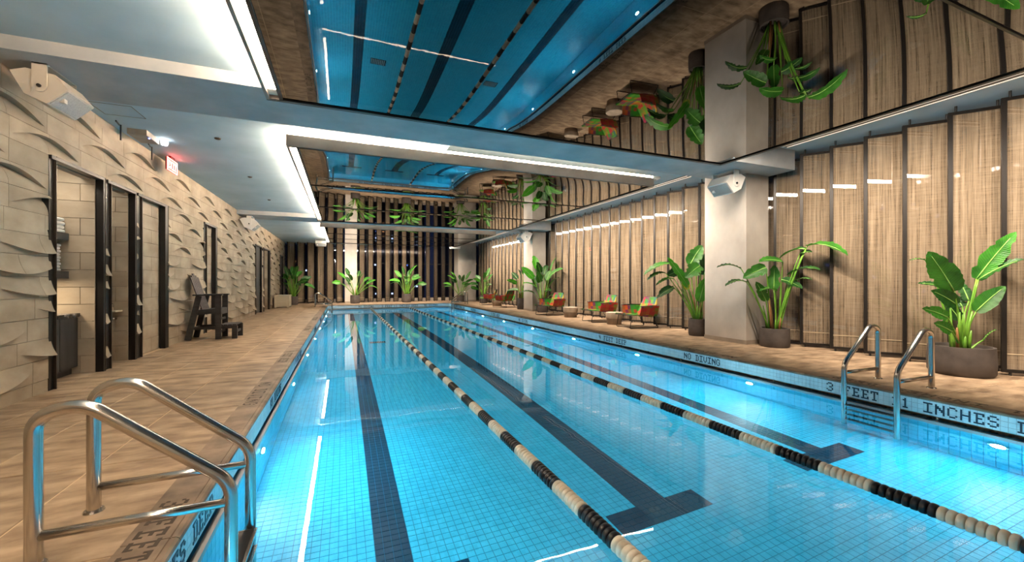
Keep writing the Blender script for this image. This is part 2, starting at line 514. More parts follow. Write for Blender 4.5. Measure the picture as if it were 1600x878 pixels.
# ------------------------------------------------------------------ the setting
YB, YF = -3.0, 32.4            # back wall, window wall at the far end
XW = -3.75                     # face of the relief wall
XR = 9.83                      # front of the pivoting screens
PX0, PX1, PY0, PY1 = -0.86, 6.99, 0.4, 29.0    # water edge of the pool
WATER, BED = -0.31, -1.42
CO = 0.28                      # coping width
BX0, BX1, BY0, BY1 = PX0 - 0.04, PX1 + 0.04, PY0 - 0.04, PY1 + 0.04   # face of the tile band

# floor: slab + stone tiles + coping
fb = MB()
cx0, cx1, cy0, cy1 = BX0 - CO + 0.02, BX1 + CO - 0.02, BY0 - CO + 0.02, BY1 + CO - 0.02
fb.box(-6.0, cx0, YB, 34.2, -0.4, -0.006).box(cx1, 11.6, YB, 34.2, -0.4, -0.006)
fb.box(cx0, cx1, YB, cy0, -0.4, -0.006).box(cx0, cx1, cy1, 34.2, -0.4, -0.006)
floor = structure('floor', fb, M['deck_joint'])
TILE_MESH = {}
def deck_tile(x0, x1, y0, y1):
    w, l = round(x1 - x0 - 0.012, 3), round(y1 - y0 - 0.012, 3)
    if w < 0.03 or l < 0.03:
        return
    if (w, l) not in TILE_MESH:
        mb = MB().cbox(0, w, 0, l, -0.012, 0, 0.004)
        me = bpy.data.meshes.new('tile')
        me.from_pydata([(x * U, y * U, z * U) for x, y, z in mb.V], [], mb.F)
        me.materials.append(M['deck'])
        TILE_MESH[(w, l)] = me
    link('tile', TILE_MESH[(w, l)], floor, (x0 + 0.006, y0 + 0.006, 0.0))
def tile_field(xs, y0, y1, step, stagger=0.0):
    for i in range(len(xs) - 1):
        y = y0 - (stagger * (i % 2))
        while y < y1 - 0.01:
            deck_tile(xs[i], xs[i + 1], max(y, y0), min(y + step, y1)); y += step
tile_field([-3.76, -3.36, -2.615, -1.87, cx0], YB, YF + 0.4, 1.48)
tile_field([cx1, 8.02, 8.76, 9.5, 10.24, 10.9], YB, YF + 0.4, 1.48)
xs = [cx0 + (cx1 - cx0) * k / 11 for k in range(12)]
tile_field(xs, cy1, YF + 0.4, 1.48)
tile_field(xs, YB, cy0, 1.48)
for y0, y1 in ((7.2, 9.2), (9.2, 10.3), (22.0, 26.5)):          # floors of the alcoves
    tile_field([-5.6, -4.9, -4.2, -3.76], y0, y1, 1.0)

cop = hub('coping', floor)
def coping_stone(x0, x1, y0, y1, side):
    mb = MB()
    g = 0.003
    x0 += g; x1 -= g; y0 += g; y1 -= g
    # flat stone, a shallow groove and a rounded nose towards the pool
    prof = [(0, -0.06), (0, -0.004), (0.004, 0), (0.235, 0), (0.238, -0.005), (0.244, -0.005), (0.247, 0), (0.268, -0.002), (0.284, -0.012), (0.289, -0.026), (0.284, -0.04), (0.27, -0.04), (0.27, -0.06)]
    n = len(prof)
    if side == 'l':
        pts = [[(x0 + a, y, z) for a, z in prof] for y in (y0, y1)]
    elif side == 'r':
        pts = [[(x1 - a, y, z) for a, z in prof] for y in (y1, y0)]
    elif side == 'f':
        pts = [[(x, y1 - a, z) for a, z in prof] for x in (x0, x1)]
    else:
        pts = [[(x, y0 + a, z) for a, z in prof] for x in (x1, x0)]
    V = pts[0] + pts[1]
    F = [(i, i + 1, n + i + 1, n + i) for i in range(n - 1)] + [(n - 1, 0, n, 2 * n - 1), tuple(range(n))[::-1], tuple(range(n, 2 * n))]
    mk('coping_stone', V, F, M['coping'], cop, world=True)
y = BY0 - CO
while y < BY1 + CO - 0.01:
    y2 = min(y + 1.46, BY1 + CO)
    coping_stone(BX0 - CO, BX0 + 0.012, y, y2, 'l'); coping_stone(BX1 - 0.012, BX1 + CO, y, y2, 'r')
    y = y2
x = BX0
while x < BX1 - 0.01:
    x2 = min(x + 1.4, BX1)
    coping_stone(x, x2, BY1 - 0.012, BY1 + CO, 'f'); coping_stone(x, x2, BY0 - CO, BY0 + 0.012, 'n')
    x = x2

# pool basin: shell, gutter, tile band, mosaic
pb = MB()
pb.box(PX0 - 0.5, PX1 + 0.5, PY0 - 0.5, PY1 + 0.5, BED - 0.3, BED - 0.006)
zt = -0.30
pb.box(PX0 - 0.16, PX0 - 0.006, PY0 - 0.16, PY1 + 0.16, BED - 0.1, zt).box(PX1 + 0.006, PX1 + 0.16, PY0 - 0.16, PY1 + 0.16, BED - 0.1, zt)
pb.box(PX0 - 0.006, PX1 + 0.006, PY0 - 0.16, PY0 - 0.006, BED - 0.1, zt).box(PX0 - 0.006, PX1 + 0.006, PY1 + 0.006, PY1 + 0.16, BED - 0.1, zt)
basin = structure('pool_basin', pb, M['pool_grout'])
def ring(name, m, off0, off1, z0, z1, kind=None):
    """rectangular ring round the pool between two outward offsets from the water edge"""
    mb = MB(); a, b = off0, off1
    mb.box(PX0 - b, PX0 - a, PY0 - b, PY1 + b, z0, z1).box(PX1 + a, PX1 + b, PY0 - b, PY1 + b, z0, z1)
    mb.box(PX0 - a, PX1 + a, PY0 - b, PY0 - a, z0, z1).box(PX0 - a, PX1 + a, PY1 + a, PY1 + b, z0, z1)
    return mb.obj(name, m, basin, kind=kind)
ring('gutter_channel', M['gutter'], 0.16, 0.5, BED, -0.40)
ring('gutter_back', M['gutter'], 0.34, 0.40, -0.40, -0.06)
ring('band_backing', M['lip'], 0.046, 0.34, -0.22, -0.055)
lip = ring('gutter_lip', M['lip'], 0.0, 0.045, -0.345, -0.285)
band = hub('tile_band', basin)
gr = MB()                                                       # gutter grating, bars across the channel
for yy in np.arange(PY0, 14, 0.055):
    gr.box(PX1 + 0.05, PX1 + 0.33, yy, yy + 0.02, -0.33, -0.31)
gr.obj('gutter_grating', M['lip'], basin, kind='stuff')
for k in range(26):                                             # small steel brackets under the band
    yy = 1.75 + 1.08 * k
    for xx in (PX1 + 0.05,):
        MB().lathe([(0.014, -0.30), (0.014, -0.22)], (xx, yy, 0), 8).obj('band_bracket', M['steel'], basin, smooth=True)

# tile band: the largest tiles singly, the rest joined
def tile_verts(p, a, b, n, g, t):
    """small tile: corner p, edge vectors a, b, outward normal n"""
    la, lb = a.length, b.length
    p = p + a * (g / la) + b * (g / lb); a = a * (1 - 2 * g / la); b = b * (1 - 2 * g / lb); q = n * t
    top = [p + q, p + a + q, p + a + b + q, p + b + q]
    return [tuple(v) for v in (p, p + a, p + a + b, p + b)] + [tuple(v) for v in top]
TF = [(4, 5, 6, 7), (0, 1, 5, 4), (1, 2, 6, 5), (2, 3, 7, 6), (3, 0, 4, 7)]
SINGLE = {}
def tile_single(parent, m, p, a, b, n, g, t):
    key = (m.name, tuple(round(v, 4) for v in a), tuple(round(v, 4) for v in b), tuple(n))
    if key not in SINGLE:
        V = tile_verts(Vector((0, 0, 0)), a, b, n, g, t)
        me = bpy.data.meshes.new('tile')
        me.from_pydata([tuple(x * U for x in v) for v in V], [], TF)
        me.materials.append(m)
        SINGLE[key] = me
    link('tile', SINGLE[key], parent, tuple(p))
def tile_wall(parent, m, p0, A, B, n, na, nb, g=0.003, t=0.006, single=lambda p: False, name='mosaic'):
    a = A / na; b = B / nb; V = []; F = []; cnt = 0
    for i in range(na):
        for j in range(nb):
            p = p0 + a * i + b * j
            if single(p) and cnt < 300:
                tile_single(parent, m, p, a, b, n, g, t); cnt += 1
                continue
            k = len(V); V += tile_verts(p, a, b, n, g, t); F += [tuple(x + k for x in f) for f in TF]
    if V:
        mk(name, V, F, m, parent, kind='stuff')
    return cnt
X_, Y_, Z_ = Vector((1, 0, 0)), Vector((0, 1, 0)), Vector((0, 0, 1))
zb0, zb1 = -0.225, -0.04
ly = PY1 - PY0 + 0.08
tile_wall(band, M['band_tile'], Vector((BX1, BY0, zb0)), Y_ * ly, Z_ * (zb1 - zb0), -X_, int(ly / 0.0617), 3, 0.0015, 0.004, lambda p: p.y < 5.2, 'band_tiles')
tile_wall(band, M['band_tile'], Vector((BX0, BY0, zb0)), Y_ * ly, Z_ * (zb1 - zb0), X_, int(ly / 0.0617), 3, 0.0015, 0.004, lambda p: False, 'band_tiles')
lx = BX1 - BX0
tile_wall(band, M['band_tile'], Vector((BX0, BY1, zb0)), X_ * lx, Z_ * (zb1 - zb0), -Y_, int(lx / 0.0617), 3, 0.0015, 0.004, lambda p: False, 'band_tiles')
tile_wall(band, M['band_tile'], Vector((BX0, BY0, zb0)), X_ * lx, Z_ * (zb1 - zb0), Y_, int(lx / 0.0617), 3, 0.0015, 0.004, lambda p: False, 'band_tiles')
# pool walls
d = BED - (-0.345)
for p0, A, n in ((Vector((PX0, PY0, -0.345)), Y_ * (PY1 - PY0), X_), (Vector((PX1, PY0, -0.345)), Y_ * (PY1 - PY0), -X_),
                 (Vector((PX0, PY1, -0.345)), X_ * (PX1 - PX0), -Y_), (Vector((PX0, PY0, -0.345)), X_ * (PX1 - PX0), Y_)):
    tile_wall(basin, M['pool_tile'], p0 - n * 0.006, A, Z_ * d, n, int(A.length / 0.1), 6, 0.003, 0.006, name='wall_mosaic')
# pool bed: tiles of 0.1, lane lines with a T at each end
LANES = (0.44, 2.99, 5.62)
TY0, TY1 = 3.35, 27.0
def is_line(x, y):
    for c in LANES:
        if abs(x - c) < 0.15 and TY0 - 0.15 < y < TY1 + 0.15:
            return True
        if abs(x - c) < 0.55 and (abs(y - TY0) < 0.15 or abs(y - TY1) < 0.15):
            return True
    return False
nx, ny = 105, 382
ax, ay = (PX1 - PX0) / nx, (PY1 - PY0) / ny
VA, FA, VL, FL = [], [], [], []
singles = 0
for j in range(ny):
    for i in range(nx):
        x, y = PX0 + ax * i, PY0 + ay * j
        xc, yc = x + ax / 2, y + ay / 2
        line = is_line(xc, yc)
        near = singles < 300 and 2.75 < yc < 4.6 and 0.1 < xc and xc < 0.42 * yc + 1.5 and math.hypot(xc, yc) < 3.75
        if near:
            tile_single(basin, M['lane_tile'] if line else M['pool_tile'], Vector((x, y, BED - 0.006)), X_ * ax, Y_ * ay, Z_, 0.0026, 0.005)
            singles += 1
            continue
        Vv, Ff = (VL, FL) if line else (VA, FA)
        k = len(Vv); Vv += tile_verts(Vector((x, y, BED - 0.006)), X_ * ax, Y_ * ay, Z_, 0.0026, 0.005)
        Ff += [tuple(q + k for q in f) for f in TF]
mk('bed_mosaic', VA, FA, M['pool_tile'], basin, kind='stuff')
mk('lane_marking', VL, FL, M['lane_tile'], basin, kind='stuff')
for xx in (1.05, 4.97):                                          # main drains
    dm = MB().box(xx - 0.24, xx + 0.24, 14.05, 14.4, BED, BED + 0.012)
    drain = dm.obj('main_drain', M['gutter'], basin)
    dg = MB()
    for k in range(8):
        dg.box(xx - 0.22 + k * 0.056, xx - 0.19 + k * 0.056, 14.07, 14.38, BED + 0.012, BED + 0.02)
    dg.obj('drain_grate', M['lip'], drain)

# writing on the band and on the coping
TH = 0.132; ADV = 0.1165
def right_band(text, y, th=TH, adv=ADV):
    letters(text, (BX1 - 0.004, y, zb0 + 0.027), (0, -1, 0), (0, 0, 1), th, adv, M['letter'], band)
right_band('3 FEET 11 INCHES DEEP', 4.125)
right_band('NO DIVING', 7.05, TH, 0.107)
right_band('4 FEET DEEP', 10.35, TH, 0.117)
right_band('NO DIVING', 16.4, TH, 0.107)
right_band('4 FEET DEEP', 20.0, TH, 0.117)
right_band('NO DIVING', 23.6, TH, 0.107)
right_band('3 FEET 11 INCHES DEEP', 27.4, TH, 0.1165)
def left_band(text, y):
    letters(text, (BX0 + 0.004, y, zb0 + 0.027), (0, 1, 0), (0, 0, 1), TH, ADV, M['letter'], band)
left_band('3 FEET 11 INCHES DEEP', 1.26)
left_band('NO DIVING', 6.3)
left_band('4 FEET DEEP', 9.5)
left_band('NO DIVING', 15.4)
left_band('4 FEET DEEP', 19.0)
left_band('NO DIVING', 22.5)
letters('NO DIVING', (0.95, BY1 - 0.004, zb0 + 0.027), (1, 0, 0), (0, 0, 1), TH, 0.107, M['letter'], band)
letters('3 FEET 11 INCHES DEEP', (2.4, BY1 - 0.004, zb0 + 0.027), (1, 0, 0), (0, 0, 1), TH, ADV, M['letter'], band)
letters('NO DIVING', (5.25, BY1 - 0.004, zb0 + 0.027), (1, 0, 0), (0, 0, 1), TH, 0.107, M['letter'], band)
def left_coping(text, y, adv=0.155):      # read from the deck
    letters(text, (BX0 - CO + 0.045, y, 0.0), (0, -1, 0), (1, 0, 0), 0.155, adv, M['engraved'], cop, 0.0015, 0.72)
left_coping('3 FEET 11 INCHES DEEP', 3.50, 0.12)
left_coping('NO DIVING', 7.1, 0.14)
left_coping('4 FEET DEEP', 10.1, 0.125)
left_coping('NO DIVING', 15.6)
left_coping('4 FEET DEEP', 19.6)
def right_coping(text, y, adv=0.155):
    letters(text, (BX1 + CO - 0.045, y, 0.0), (0, 1, 0), (-1, 0, 0), 0.155, adv, M['engraved'], cop, 0.0015, 0.72)
right_coping('3 FEET 11 INCHES DEEP', 0.9)
right_coping('NO DIVING', 5.9)
right_coping('4 FEET DEEP', 9.0)
right_coping('NO DIVING', 15.3)

# water
wv = MB(); n1, n2 = 8, 24
V = [(PX0 - 0.001 + (PX1 - PX0 + 0.002) * i / n1, PY0 - 0.001 + (PY1 - PY0 + 0.002) * j / n2, WATER) for j in range(n2 + 1) for i in range(n1 + 1)]
F = [(j * (n1 + 1) + i, j * (n1 + 1) + i + 1, (j + 1) * (n1 + 1) + i + 1, (j + 1) * (n1 + 1) + i) for j in range(n2) for i in range(n1)]
water = mk('water', V, F, M['water'], smooth=True)
water['kind'] = 'structure'

# ceiling and beams
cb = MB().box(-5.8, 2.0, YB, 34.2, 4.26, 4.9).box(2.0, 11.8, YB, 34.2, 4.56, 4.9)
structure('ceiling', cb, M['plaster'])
B1 = (6.39, 7.74); B2 = (18.55, 19.9)
for (a, b) in (B1, B2):
    structure('beam', MB().box(XW - 0.08, 9.72, a, b, 4.10, 4.6), M['beam'])
def column(x0, x1, y0, y1):
    o = structure('column', MB().box(x0, x1, y0, y1, 0, 4.6), M['column'])
    MB().box(x0 - 0.012, x1 + 0.012, y0 - 0.012, y1 + 0.012, 0, 0.10).obj('column_base', M['column_base'], o)
    return o
column(8.93, 9.70, 7.02, 8.24)
column(8.95, 9.70, 19.1, 20.2)
column(8.27, 9.70, 31.2, 32.5)
column(0.12, 0.94, 32.05, 32.7)
# access hatch outline in the left ceiling
hb = MB()
for x0, x1, y0, y1 in ((-3.62, -3.08, 8.28, 8.29), (-3.62, -3.08, 8.80, 8.81), (-3.62, -3.61, 8.28, 8.81), (-3.09, -3.08, 8.28, 8.81)):
    hb.box(x0, x1, y0, y1, 4.256, 4.262)
structure('trim_1', hb, M['wall_joint'])

# suspended mirror panels with LED slots
PZ, PT, PXL, PXR = 3.95, 4.16, -0.95, 7.36
def sheet(parent, x0, x1, y0, y1, z, sag):
    n = 28; V = []; F = []
    for j in range(n + 1):
        for i in range(n + 1):
            a, b = 2 * i / n - 1, 2 * j / n - 1
            V.append((x0 + (x1 - x0) * i / n, y0 + (y1 - y0) * j / n, z - sag * (1 - a ** 6) * (1 - b ** 6)))
    for j in range(n):
        for i in range(n):
            F.append((j * (n + 1) + i, (j + 1) * (n + 1) + i, (j + 1) * (n + 1) + i + 1, j * (n + 1) + i + 1))
    mk('mirror_sheet', V, F, M['mirror'], parent, smooth=True)
def ceiling_panel(y0, y1, seams, cove_near, sag=0.006, lift=0.0):
    o = structure('ceiling_panel', MB().box(PXL + 0.02, PXR - 0.02, y0 + 0.03, y1 - 0.03, 4.06, PT), M['beam'])
    # fascia round the panel
    fa = MB().box(PXL, PXR, y0, y0 + 0.04, PZ, PT).box(PXL, PXR, y1 - 0.04, y1, PZ, PT)
    fa.box(PXL, PXL + 0.04, y0 + 0.04, y1 - 0.04, PZ, PT).box(PXR - 0.04, PXR, y0 + 0.04, y1 - 0.04, PZ, PT)
    fa.obj('fascia', M['fascia'], o)
    tr = MB().box(PXL + 0.16, PXL + 0.20, y0 + 0.04, y1 - 0.04, PZ - 0.004, 4.06)
    tr.box(PXL + 0.04, PXR - 0.04, y0 + 0.04, y0 + 0.075, PZ - 0.004, 4.02).box(PXL + 0.04, PXR - 0.04, y1 - 0.075, y1 - 0.04, PZ - 0.004, 4.02)
    tr.box(PXR - 0.075, PXR - 0.04, y0 + 0.04, y1 - 0.04, PZ - 0.004, 4.02)
    tr.box(PXL, PXR, y1 - 0.012, y1 + 0.001, PZ - 0.003, PZ + 0.05).box(PXR - 0.012, PXR + 0.001, y0, y1, PZ - 0.003, PZ + 0.05)
    tr.obj('mirror_trim', M['bronze'], o)
    sl = MB().box(PXL + 0.045, PXL + 0.155, y0 + 0.25, y1 - 0.30, PZ + 0.035, PZ + 0.05)
    sl.obj('light_strip', M['slot'], o)
    MB().box(PXL + 0.041, PXL + 0.159, y0 + 0.076, y0 + 0.25, PZ + 0.05, PZ + 0.06).box(PXL + 0.041, PXL + 0.159, y1 - 0.30, y1 - 0.076, PZ + 0.05, PZ + 0.06).obj('slot_lining', M['slot_side'], o)
    cv = MB().box(PXL + 0.03, PXL + 0.08, y0 + 0.1, y1 - 0.1, PT, PT + 0.03)
    cv.obj('light_strip', M['cove_side'], o)
    if cove_near:
        MB().box(PXL + 0.02, PXR - 0.02, y0 + 0.005, y0 + 0.055, PT + lift, PT + lift + (0.05 if not lift else 0.03)).obj('light_strip', M['cove'], o)
    ys = [y0 + 0.075] + list(seams) + [y1 - 0.075]
    for k in range(len(ys) - 1):
        sheet(o, PXL + 0.20, PXR - 0.075, ys[k] + 0.012, ys[k + 1] - 0.012, PZ + 0.014, sag)
        if k:
            box('seam_trim', M['bronze'], PXL + 0.20, PXR - 0.075, ys[k] - 0.012, ys[k] + 0.012, PZ, PZ + 0.02, o)
    return o
ceiling_panel(YB + 0.2, 6.39, (1.9,), False)
ceiling_panel(8.40, 18.3, (11.65, 14.9), True, 0.011)
ceiling_panel(20.2, 28.3, (22.9, 25.6), True, 0.009, 0.05)

# white slot diffuser lines in the ceiling along the screens, with added glow
for y0, y1 in ((YB + 0.3, 6.3), (7.9, 18.4), (20.0, 31.0)):
    t = structure('ceiling_slot', MB().box(9.10, 9.34, y0, y1, 4.545, 4.565), M['frame_edge'])
    for x in (9.13, 9.28):
        MB().box(x, x + 0.022, y0 + 0.02, y1 - 0.02, 4.535, 4.548).obj('light_strip', M['line'], t)

# ---------------- left relief wall
OPEN = [dict(y0=7.78, y1=9.00, top=3.205, fl=0.11, fr=0.06, kind='alcove'),
        dict(y0=9.27, y1=10.14, top=3.20, fl=0.12, fr=0.05, kind='alcove'),
        dict(y0=10.46, y1=11.60, top=3.20, fl=0.18, fr=0.17, kind='door'),
        dict(y0=14.70, y1=15.60, top=3.20, fl=0.20, fr=0.14, kind='door'),
        dict(y0=22.15, y1=23.55, top=3.20, fl=0.06, fr=0.06, kind='dark'),
        dict(y0=24.25, y1=25.95, top=3.20, fl=0.13, fr=0.25, kind='alcove'),
        dict(y0=30.2, y1=31.4, top=3.20, fl=0.15, fr=0.15, kind='dark')]
wb = MB(); yprev = YB; XB = XW - 0.115
for o in OPEN:
    a, b = o['y0'], o['y1']
    wb.box(XB - 0.12, XB, yprev, a, 0, 4.3)
    wb.box(XB - 0.12, XB, a, b, o['top'], 4.3)
    yprev = b
wb.box(XB - 0.12, XB, yprev, 34.2, 0, 4.3)
wall_left = structure('wall_left', wb, M['wall_joint'])
TL, RH, Z0 = 0.74, 0.28, 0.17
START = {13: 9.778, 12: 8.384, 11: 9.167, 10: 9.9, 9: 8.42, 8: 9.16, 7: 7.6, 6: 8.96, 5: 8.58, 4: 8.96, 3: 9.62, 2: 8.0, 1: 9.3, 0: 8.1}
PROUD = {7: 0.045, 8: 0.035, 9: 0.022, 10: 0.012}
RD = 0.095
REL = {}
def relief_mesh(row, half, a, b):
    """half: 0 / 1 = left / right half of a crescent, 2 = plain; a..b = kept part of the tile length"""
    key = (row, half, round(a, 3), round(b, 3))
    if key in REL:
        return REL[key]
    V = []; F = []; g = 0.0025
    if half == 2:
        mb = MB().box(-0.11, 0.0, a + g, b - g, g, RH - g)
        V, F = mb.V, mb.F
        me = bpy.data.meshes.new('tile'); me.from_pydata([tuple(c * U for c in v) for v in V], [], F)
        me.materials.append(M['wall_tile']); REL[key] = me
        return me
    n = max(3, int(round(14 * (b - a) / TL))); smile = row <= 6; P = PROUD.get(row, 0.0)
    lowN, upN = (2, 7) if smile else (7, 3)
    cols = []
    for i in range(n + 1):
        yy = a + g + (b - a - 2 * g) * i / n
        u = (yy + (TL if half == 1 else 0)) / (2 * TL)
        q = min(1, max(0, (u - 0.04) / 0.92)); s = math.sin(math.pi * q)
        arc = 0.47 - 0.37 * s if smile else 0.28 + 0.57 * s
        low, up = [], []
        for k in range(lowN + 1):
            v = arc * k / lowN
            x = 0.0 if smile else -RD * s ** 0.6 * (v / arc) ** 2.2
            low.append((x, yy, g + v * (RH - 2 * g)))
        for k in range(upN + 1):
            v = arc + (1 - arc) * k / upN
            t = max(0.0, (1 - v) / (1 - arc))
            x = 0.075 * s ** 0.7 * t ** 1.7 if smile else P * s * t
            up.append((x, yy, g + v * (RH - 2 * g)))
        cols.append((low, up))
    def strip(get, m):
        k0 = len(V)
        for c in cols:
            V.extend(get(c))
        for i in range(n):
            for k in range(m - 1):
                F.append((k0 + i * m + k, k0 + (i + 1) * m + k, k0 + (i + 1) * m + k + 1, k0 + i * m + k + 1))
    strip(lambda c: c[0], lowN + 1)
    strip(lambda c: c[1], upN + 1)
    strip(lambda c: [c[0][-1], c[1][0]], 2)
    bk = -0.11
    strip(lambda c: [(bk, c[0][0][1], c[0][0][2]), c[0][0]], 2)
    strip(lambda c: [c[1][-1], (bk, c[1][-1][1], c[1][-1][2])], 2)
    for c, flip in ((cols[0], False), (cols[-1], True)):
        pts = c[0] + c[1]; k0 = len(V); m = len(pts)
        V.extend(pts); V.extend([(bk, p[1], p[2]) for p in pts])
        for k in range(m - 1):
            f = (k0 + k, k0 + k + 1, k0 + m + k + 1, k0 + m + k)
            F.append(f if flip else f[::-1])
    me = bpy.data.meshes.new('tile'); me.from_pydata([tuple(c * U for c in v) for v in V], [], F)
    me.polygons.foreach_set('use_smooth', [True] * len(F))
    me.materials.append(M['wall_tile'])
    REL[key] = me
    return me
pieces = []                                                      # (y, row, half, a, b)
def spans(y0, y1, z0, z1):
    out = [(y0, y1)]
    for o in OPEN:
        if z0 < o['top'] + 0.03:
            a, b = o['y0'] - o['fl'] * 0.55, o['y1'] + o['fr'] * 0.8
            nxt = []
            for p, q in out:
                if q <= a or p >= b:
                    nxt.append((p, q))
                else:
                    if p < a: nxt.append((p, a))
                    if q > b: nxt.append((b, q))
            out = nxt
    return out
for r in range(14):
    st = START[r]; k = int(math.floor((YB - st) / TL))
    while st + k * TL < YF + 0.3:
        y0 = st + k * TL
        for p, q in spans(max(y0, YB), min(y0 + TL, YF + 0.3), Z0 + r * RH, Z0 + (r + 1) * RH):
            if q - p > 0.05:
                pieces.append((y0, r, k % 3, p - y0, q - y0))
        k += 1
for r, z0, z1 in (('low', 0.0, Z0), ('top', Z0 + 14 * RH, 4.26)):
    y = YB
    while y < YF + 0.3:
        for p, q in spans(y, min(y + TL, YF + 0.3), z0, z1):
            if q - p > 0.03:
                pieces.append((y, (z0, z1), 2, p - y, q - y))
        y += TL
vis = [p for p in pieces if 6.0 < p[0] < 22]
vis.sort(key=lambda p: abs(p[0] - 7))
chosen = set(id(p) for p in vis[:300])
RV, RF = [], []
for p in pieces:
    y, r, half, a, b = p
    if isinstance(r, tuple):
        mb = MB().box(-0.11, -0.004, a + 0.004, b - 0.004, 0.0, r[1] - r[0] - 0.004)
        key = ('plain', round(r[0], 2), round(a, 3), round(b, 3))
        if key not in REL:
            me = bpy.data.meshes.new('tile'); me.from_pydata([tuple(c * U for c in v) for v in mb.V], [], mb.F)
            me.materials.append(M['wall_tile']); REL[key] = me
        me = REL[key]; z = r[0]
    else:
        me = relief_mesh(r, half, a, b); z = Z0 + r * RH
    if id(p) in chosen:
        link('tile', me, wall_left, (XW, y, z))
    else:
        n = len(me.vertices); co = np.empty(n * 3); me.vertices.foreach_get('co', co)
        co = co.reshape(-1, 3) / U + np.array((XW, y, z)); k = len(RV)
        RV.extend(map(tuple, co)); RF.extend(tuple(v + k for v in pl.vertices) for pl in me.polygons)
far = mk('relief_tiles', RV, RF, M['wall_tile'], wall_left, kind='stuff')
shade_by_angle(far, 50)

# door frames, alcoves behind the openings
def plank_wall(parent, p0, A, B, n, na, nb, stag=True):
    """concrete boards: rows along A, stacked along B"""
    b = B / nb
    for j in range(nb):
        L = A.length; step = L / na; off = step * 0.5 if (stag and j % 2) else 0.0
        x = -off; t = A.normalized()
        while x < L - 0.01:
            s, e = max(0, x), min(L, x + step)
            if e - s > 0.02:
                tile_single(parent, M['wall_tile'], p0 + t * s + b * j, t * (e - s), b, n, 0.004, 0.02)
            x += step
for k, o in enumerate(OPEN):
    a, b, top = o['y0'], o['y1'], o['top']; fl, fr = o['fl'], o['fr']
    dr = structure('door_%d' % (k + 1))
    fm = MB()
    xo, xi = XW + 0.035, XW - 0.07
    fm.box(xi, xo - 0.03, a - fl, a, 0, top).box(xi, xo, b, b + fr, 0, top + 0.05).box(xi, xo, a - fl, b, top, top + 0.05)
    fm.obj('door_frame', M['bronze'], dr)
    eb = MB().box(xo - 0.03, xo, a - 0.014, a, 0, top).box(xo, xo + 0.006, b + fr - 0.012, b + fr, 0, top + 0.05).box(xo, xo + 0.006, a - 0.014, b + fr, top + 0.04, top + 0.052)
    eb.obj('frame_edge', M['frame_edge'], dr)
    if o['kind'] == 'door':
        plank_wall(dr, Vector((XW - 0.105, a, 0.01)), Y_ * (b - a), Z_ * (top - 0.01), X_, 1.5, 11)
        MB().box(XW - 0.20, XW - 0.105, a, b, 0.0, top).obj('door_core', M['wall_joint'], dr)
    elif o['kind'] == 'dark':
        dl = MB().box(XW - 0.12, XW - 0.06, a, b, 0.02, top).obj('door_leaf', M['wood_dark'], dr)
        MB().box(XW - 0.06, XW - 0.045, a + 0.05, b - 0.05, 0.06, top * 0.5 - 0.02).obj('door_panel', M['wood_dark'], dr)
        MB().box(XW - 0.06, XW - 0.045, a + 0.05, b - 0.05, top * 0.5 + 0.02, top - 0.05).obj('door_panel', M['wood_dark'], dr)
        MB().bar((XW - 0.02, b - 0.12, 1.0), (XW - 0.02, b - 0.12, 1.3), 0.02, 0.02).obj('door_handle', M['steel'], dr)
    else:
        yl = a - 0.35 if k == 0 else a - 0.12
        xb = -4.95
        ab = MB().box(xb - 0.06, xb, yl, b + 0.08, 0, 3.5).box(xb, XB - 0.12, b + 0.02, b + 0.08, 0, 3.5).box(xb, XB - 0.12, yl - 0.06, yl, 0, 3.5)
        ab.obj('alcove_shell', M['wall_joint'], dr)
        plank_wall(dr, Vector((xb, b - 0.002, 0)), X_ * (xi + 0.005 - xb), Z_ * 3.4, -Y_, 1.2, 12)
        plank_wall(dr, Vector((xb, yl, 0)), Y_ * (b - yl), Z_ * 3.4, X_, 1.2, 12)
        MB().box(xb - 0.06, XB - 0.12, yl - 0.06, b + 0.08, 3.42, 3.5).obj('alcove_ceiling', M['plaster'], dr)
        if k == 5:
            pass
# soft lamps inside the two alcoves
area('alcove_lamp', (-4.1, 8.2, 3.40), 0.4, 0.4, 5, (1.0, 0.88, 0.72))
area('alcove_lamp', (-4.5, 9.7, 3.40), 0.3, 0.3, 1.6, (1.0, 0.88, 0.72))
area('shelf_lamp', (-4.35, 8.5, 1.55), 0.25, 0.25, 2.5, (1.0, 0.8, 0.55))
area('alcove_lamp', (-4.5, 25.1, 3.40), 0.4, 0.4, 1.5, (1, 0.9, 0.8))

# ---------------- window walls behind the screens, back wall
structure('wall_back', MB().box(-6.0, 11.8, YB - 0.2, YB, -0.4, 4.9), M['column'])
wr = MB().box(10.85, 11.0, YB, 34.2, 0, 0.22)
for k in range(19):
    wr.box(10.88, 10.96, YB + 2 * k, YB + 2 * k + 0.06, 0.22, 4.6)
wr.box(10.88, 10.96, YB, 34.2, 2.9, 2.96)
wall_right = structure('wall_right', wr, M['bronze'])
MB().box(10.82, 10.85, YB, 33.0, 0, 0.22).obj('window_sill', M['sill'], wall_right)
MB().box(10.915, 10.925, YB, 33.0, 0.22, 4.6).obj('pane', M['window_glass'], wall_right)
wf = MB().box(-3.9, 11.0, 33.25, 33.4, 0, 0.24)
for k in range(9):
    wf.box(-3.6 + 1.75 * k, -3.53 + 1.75 * k, 33.28, 33.36, 0.24, 4.6)
wf.box(-3.9, 11, 33.28, 33.36, 2.9, 2.96)
wall_far = structure('wall_far', wf, M['bronze'])
MB().box(-3.9, 10.9, 33.20, 33.25, 0, 0.24).obj('window_sill', M['sill'], wall_far)
MB().box(-3.9, 10.9, 33.315, 33.325, 0.24, 4.6).obj('pane', M['window_glass'], wall_far)

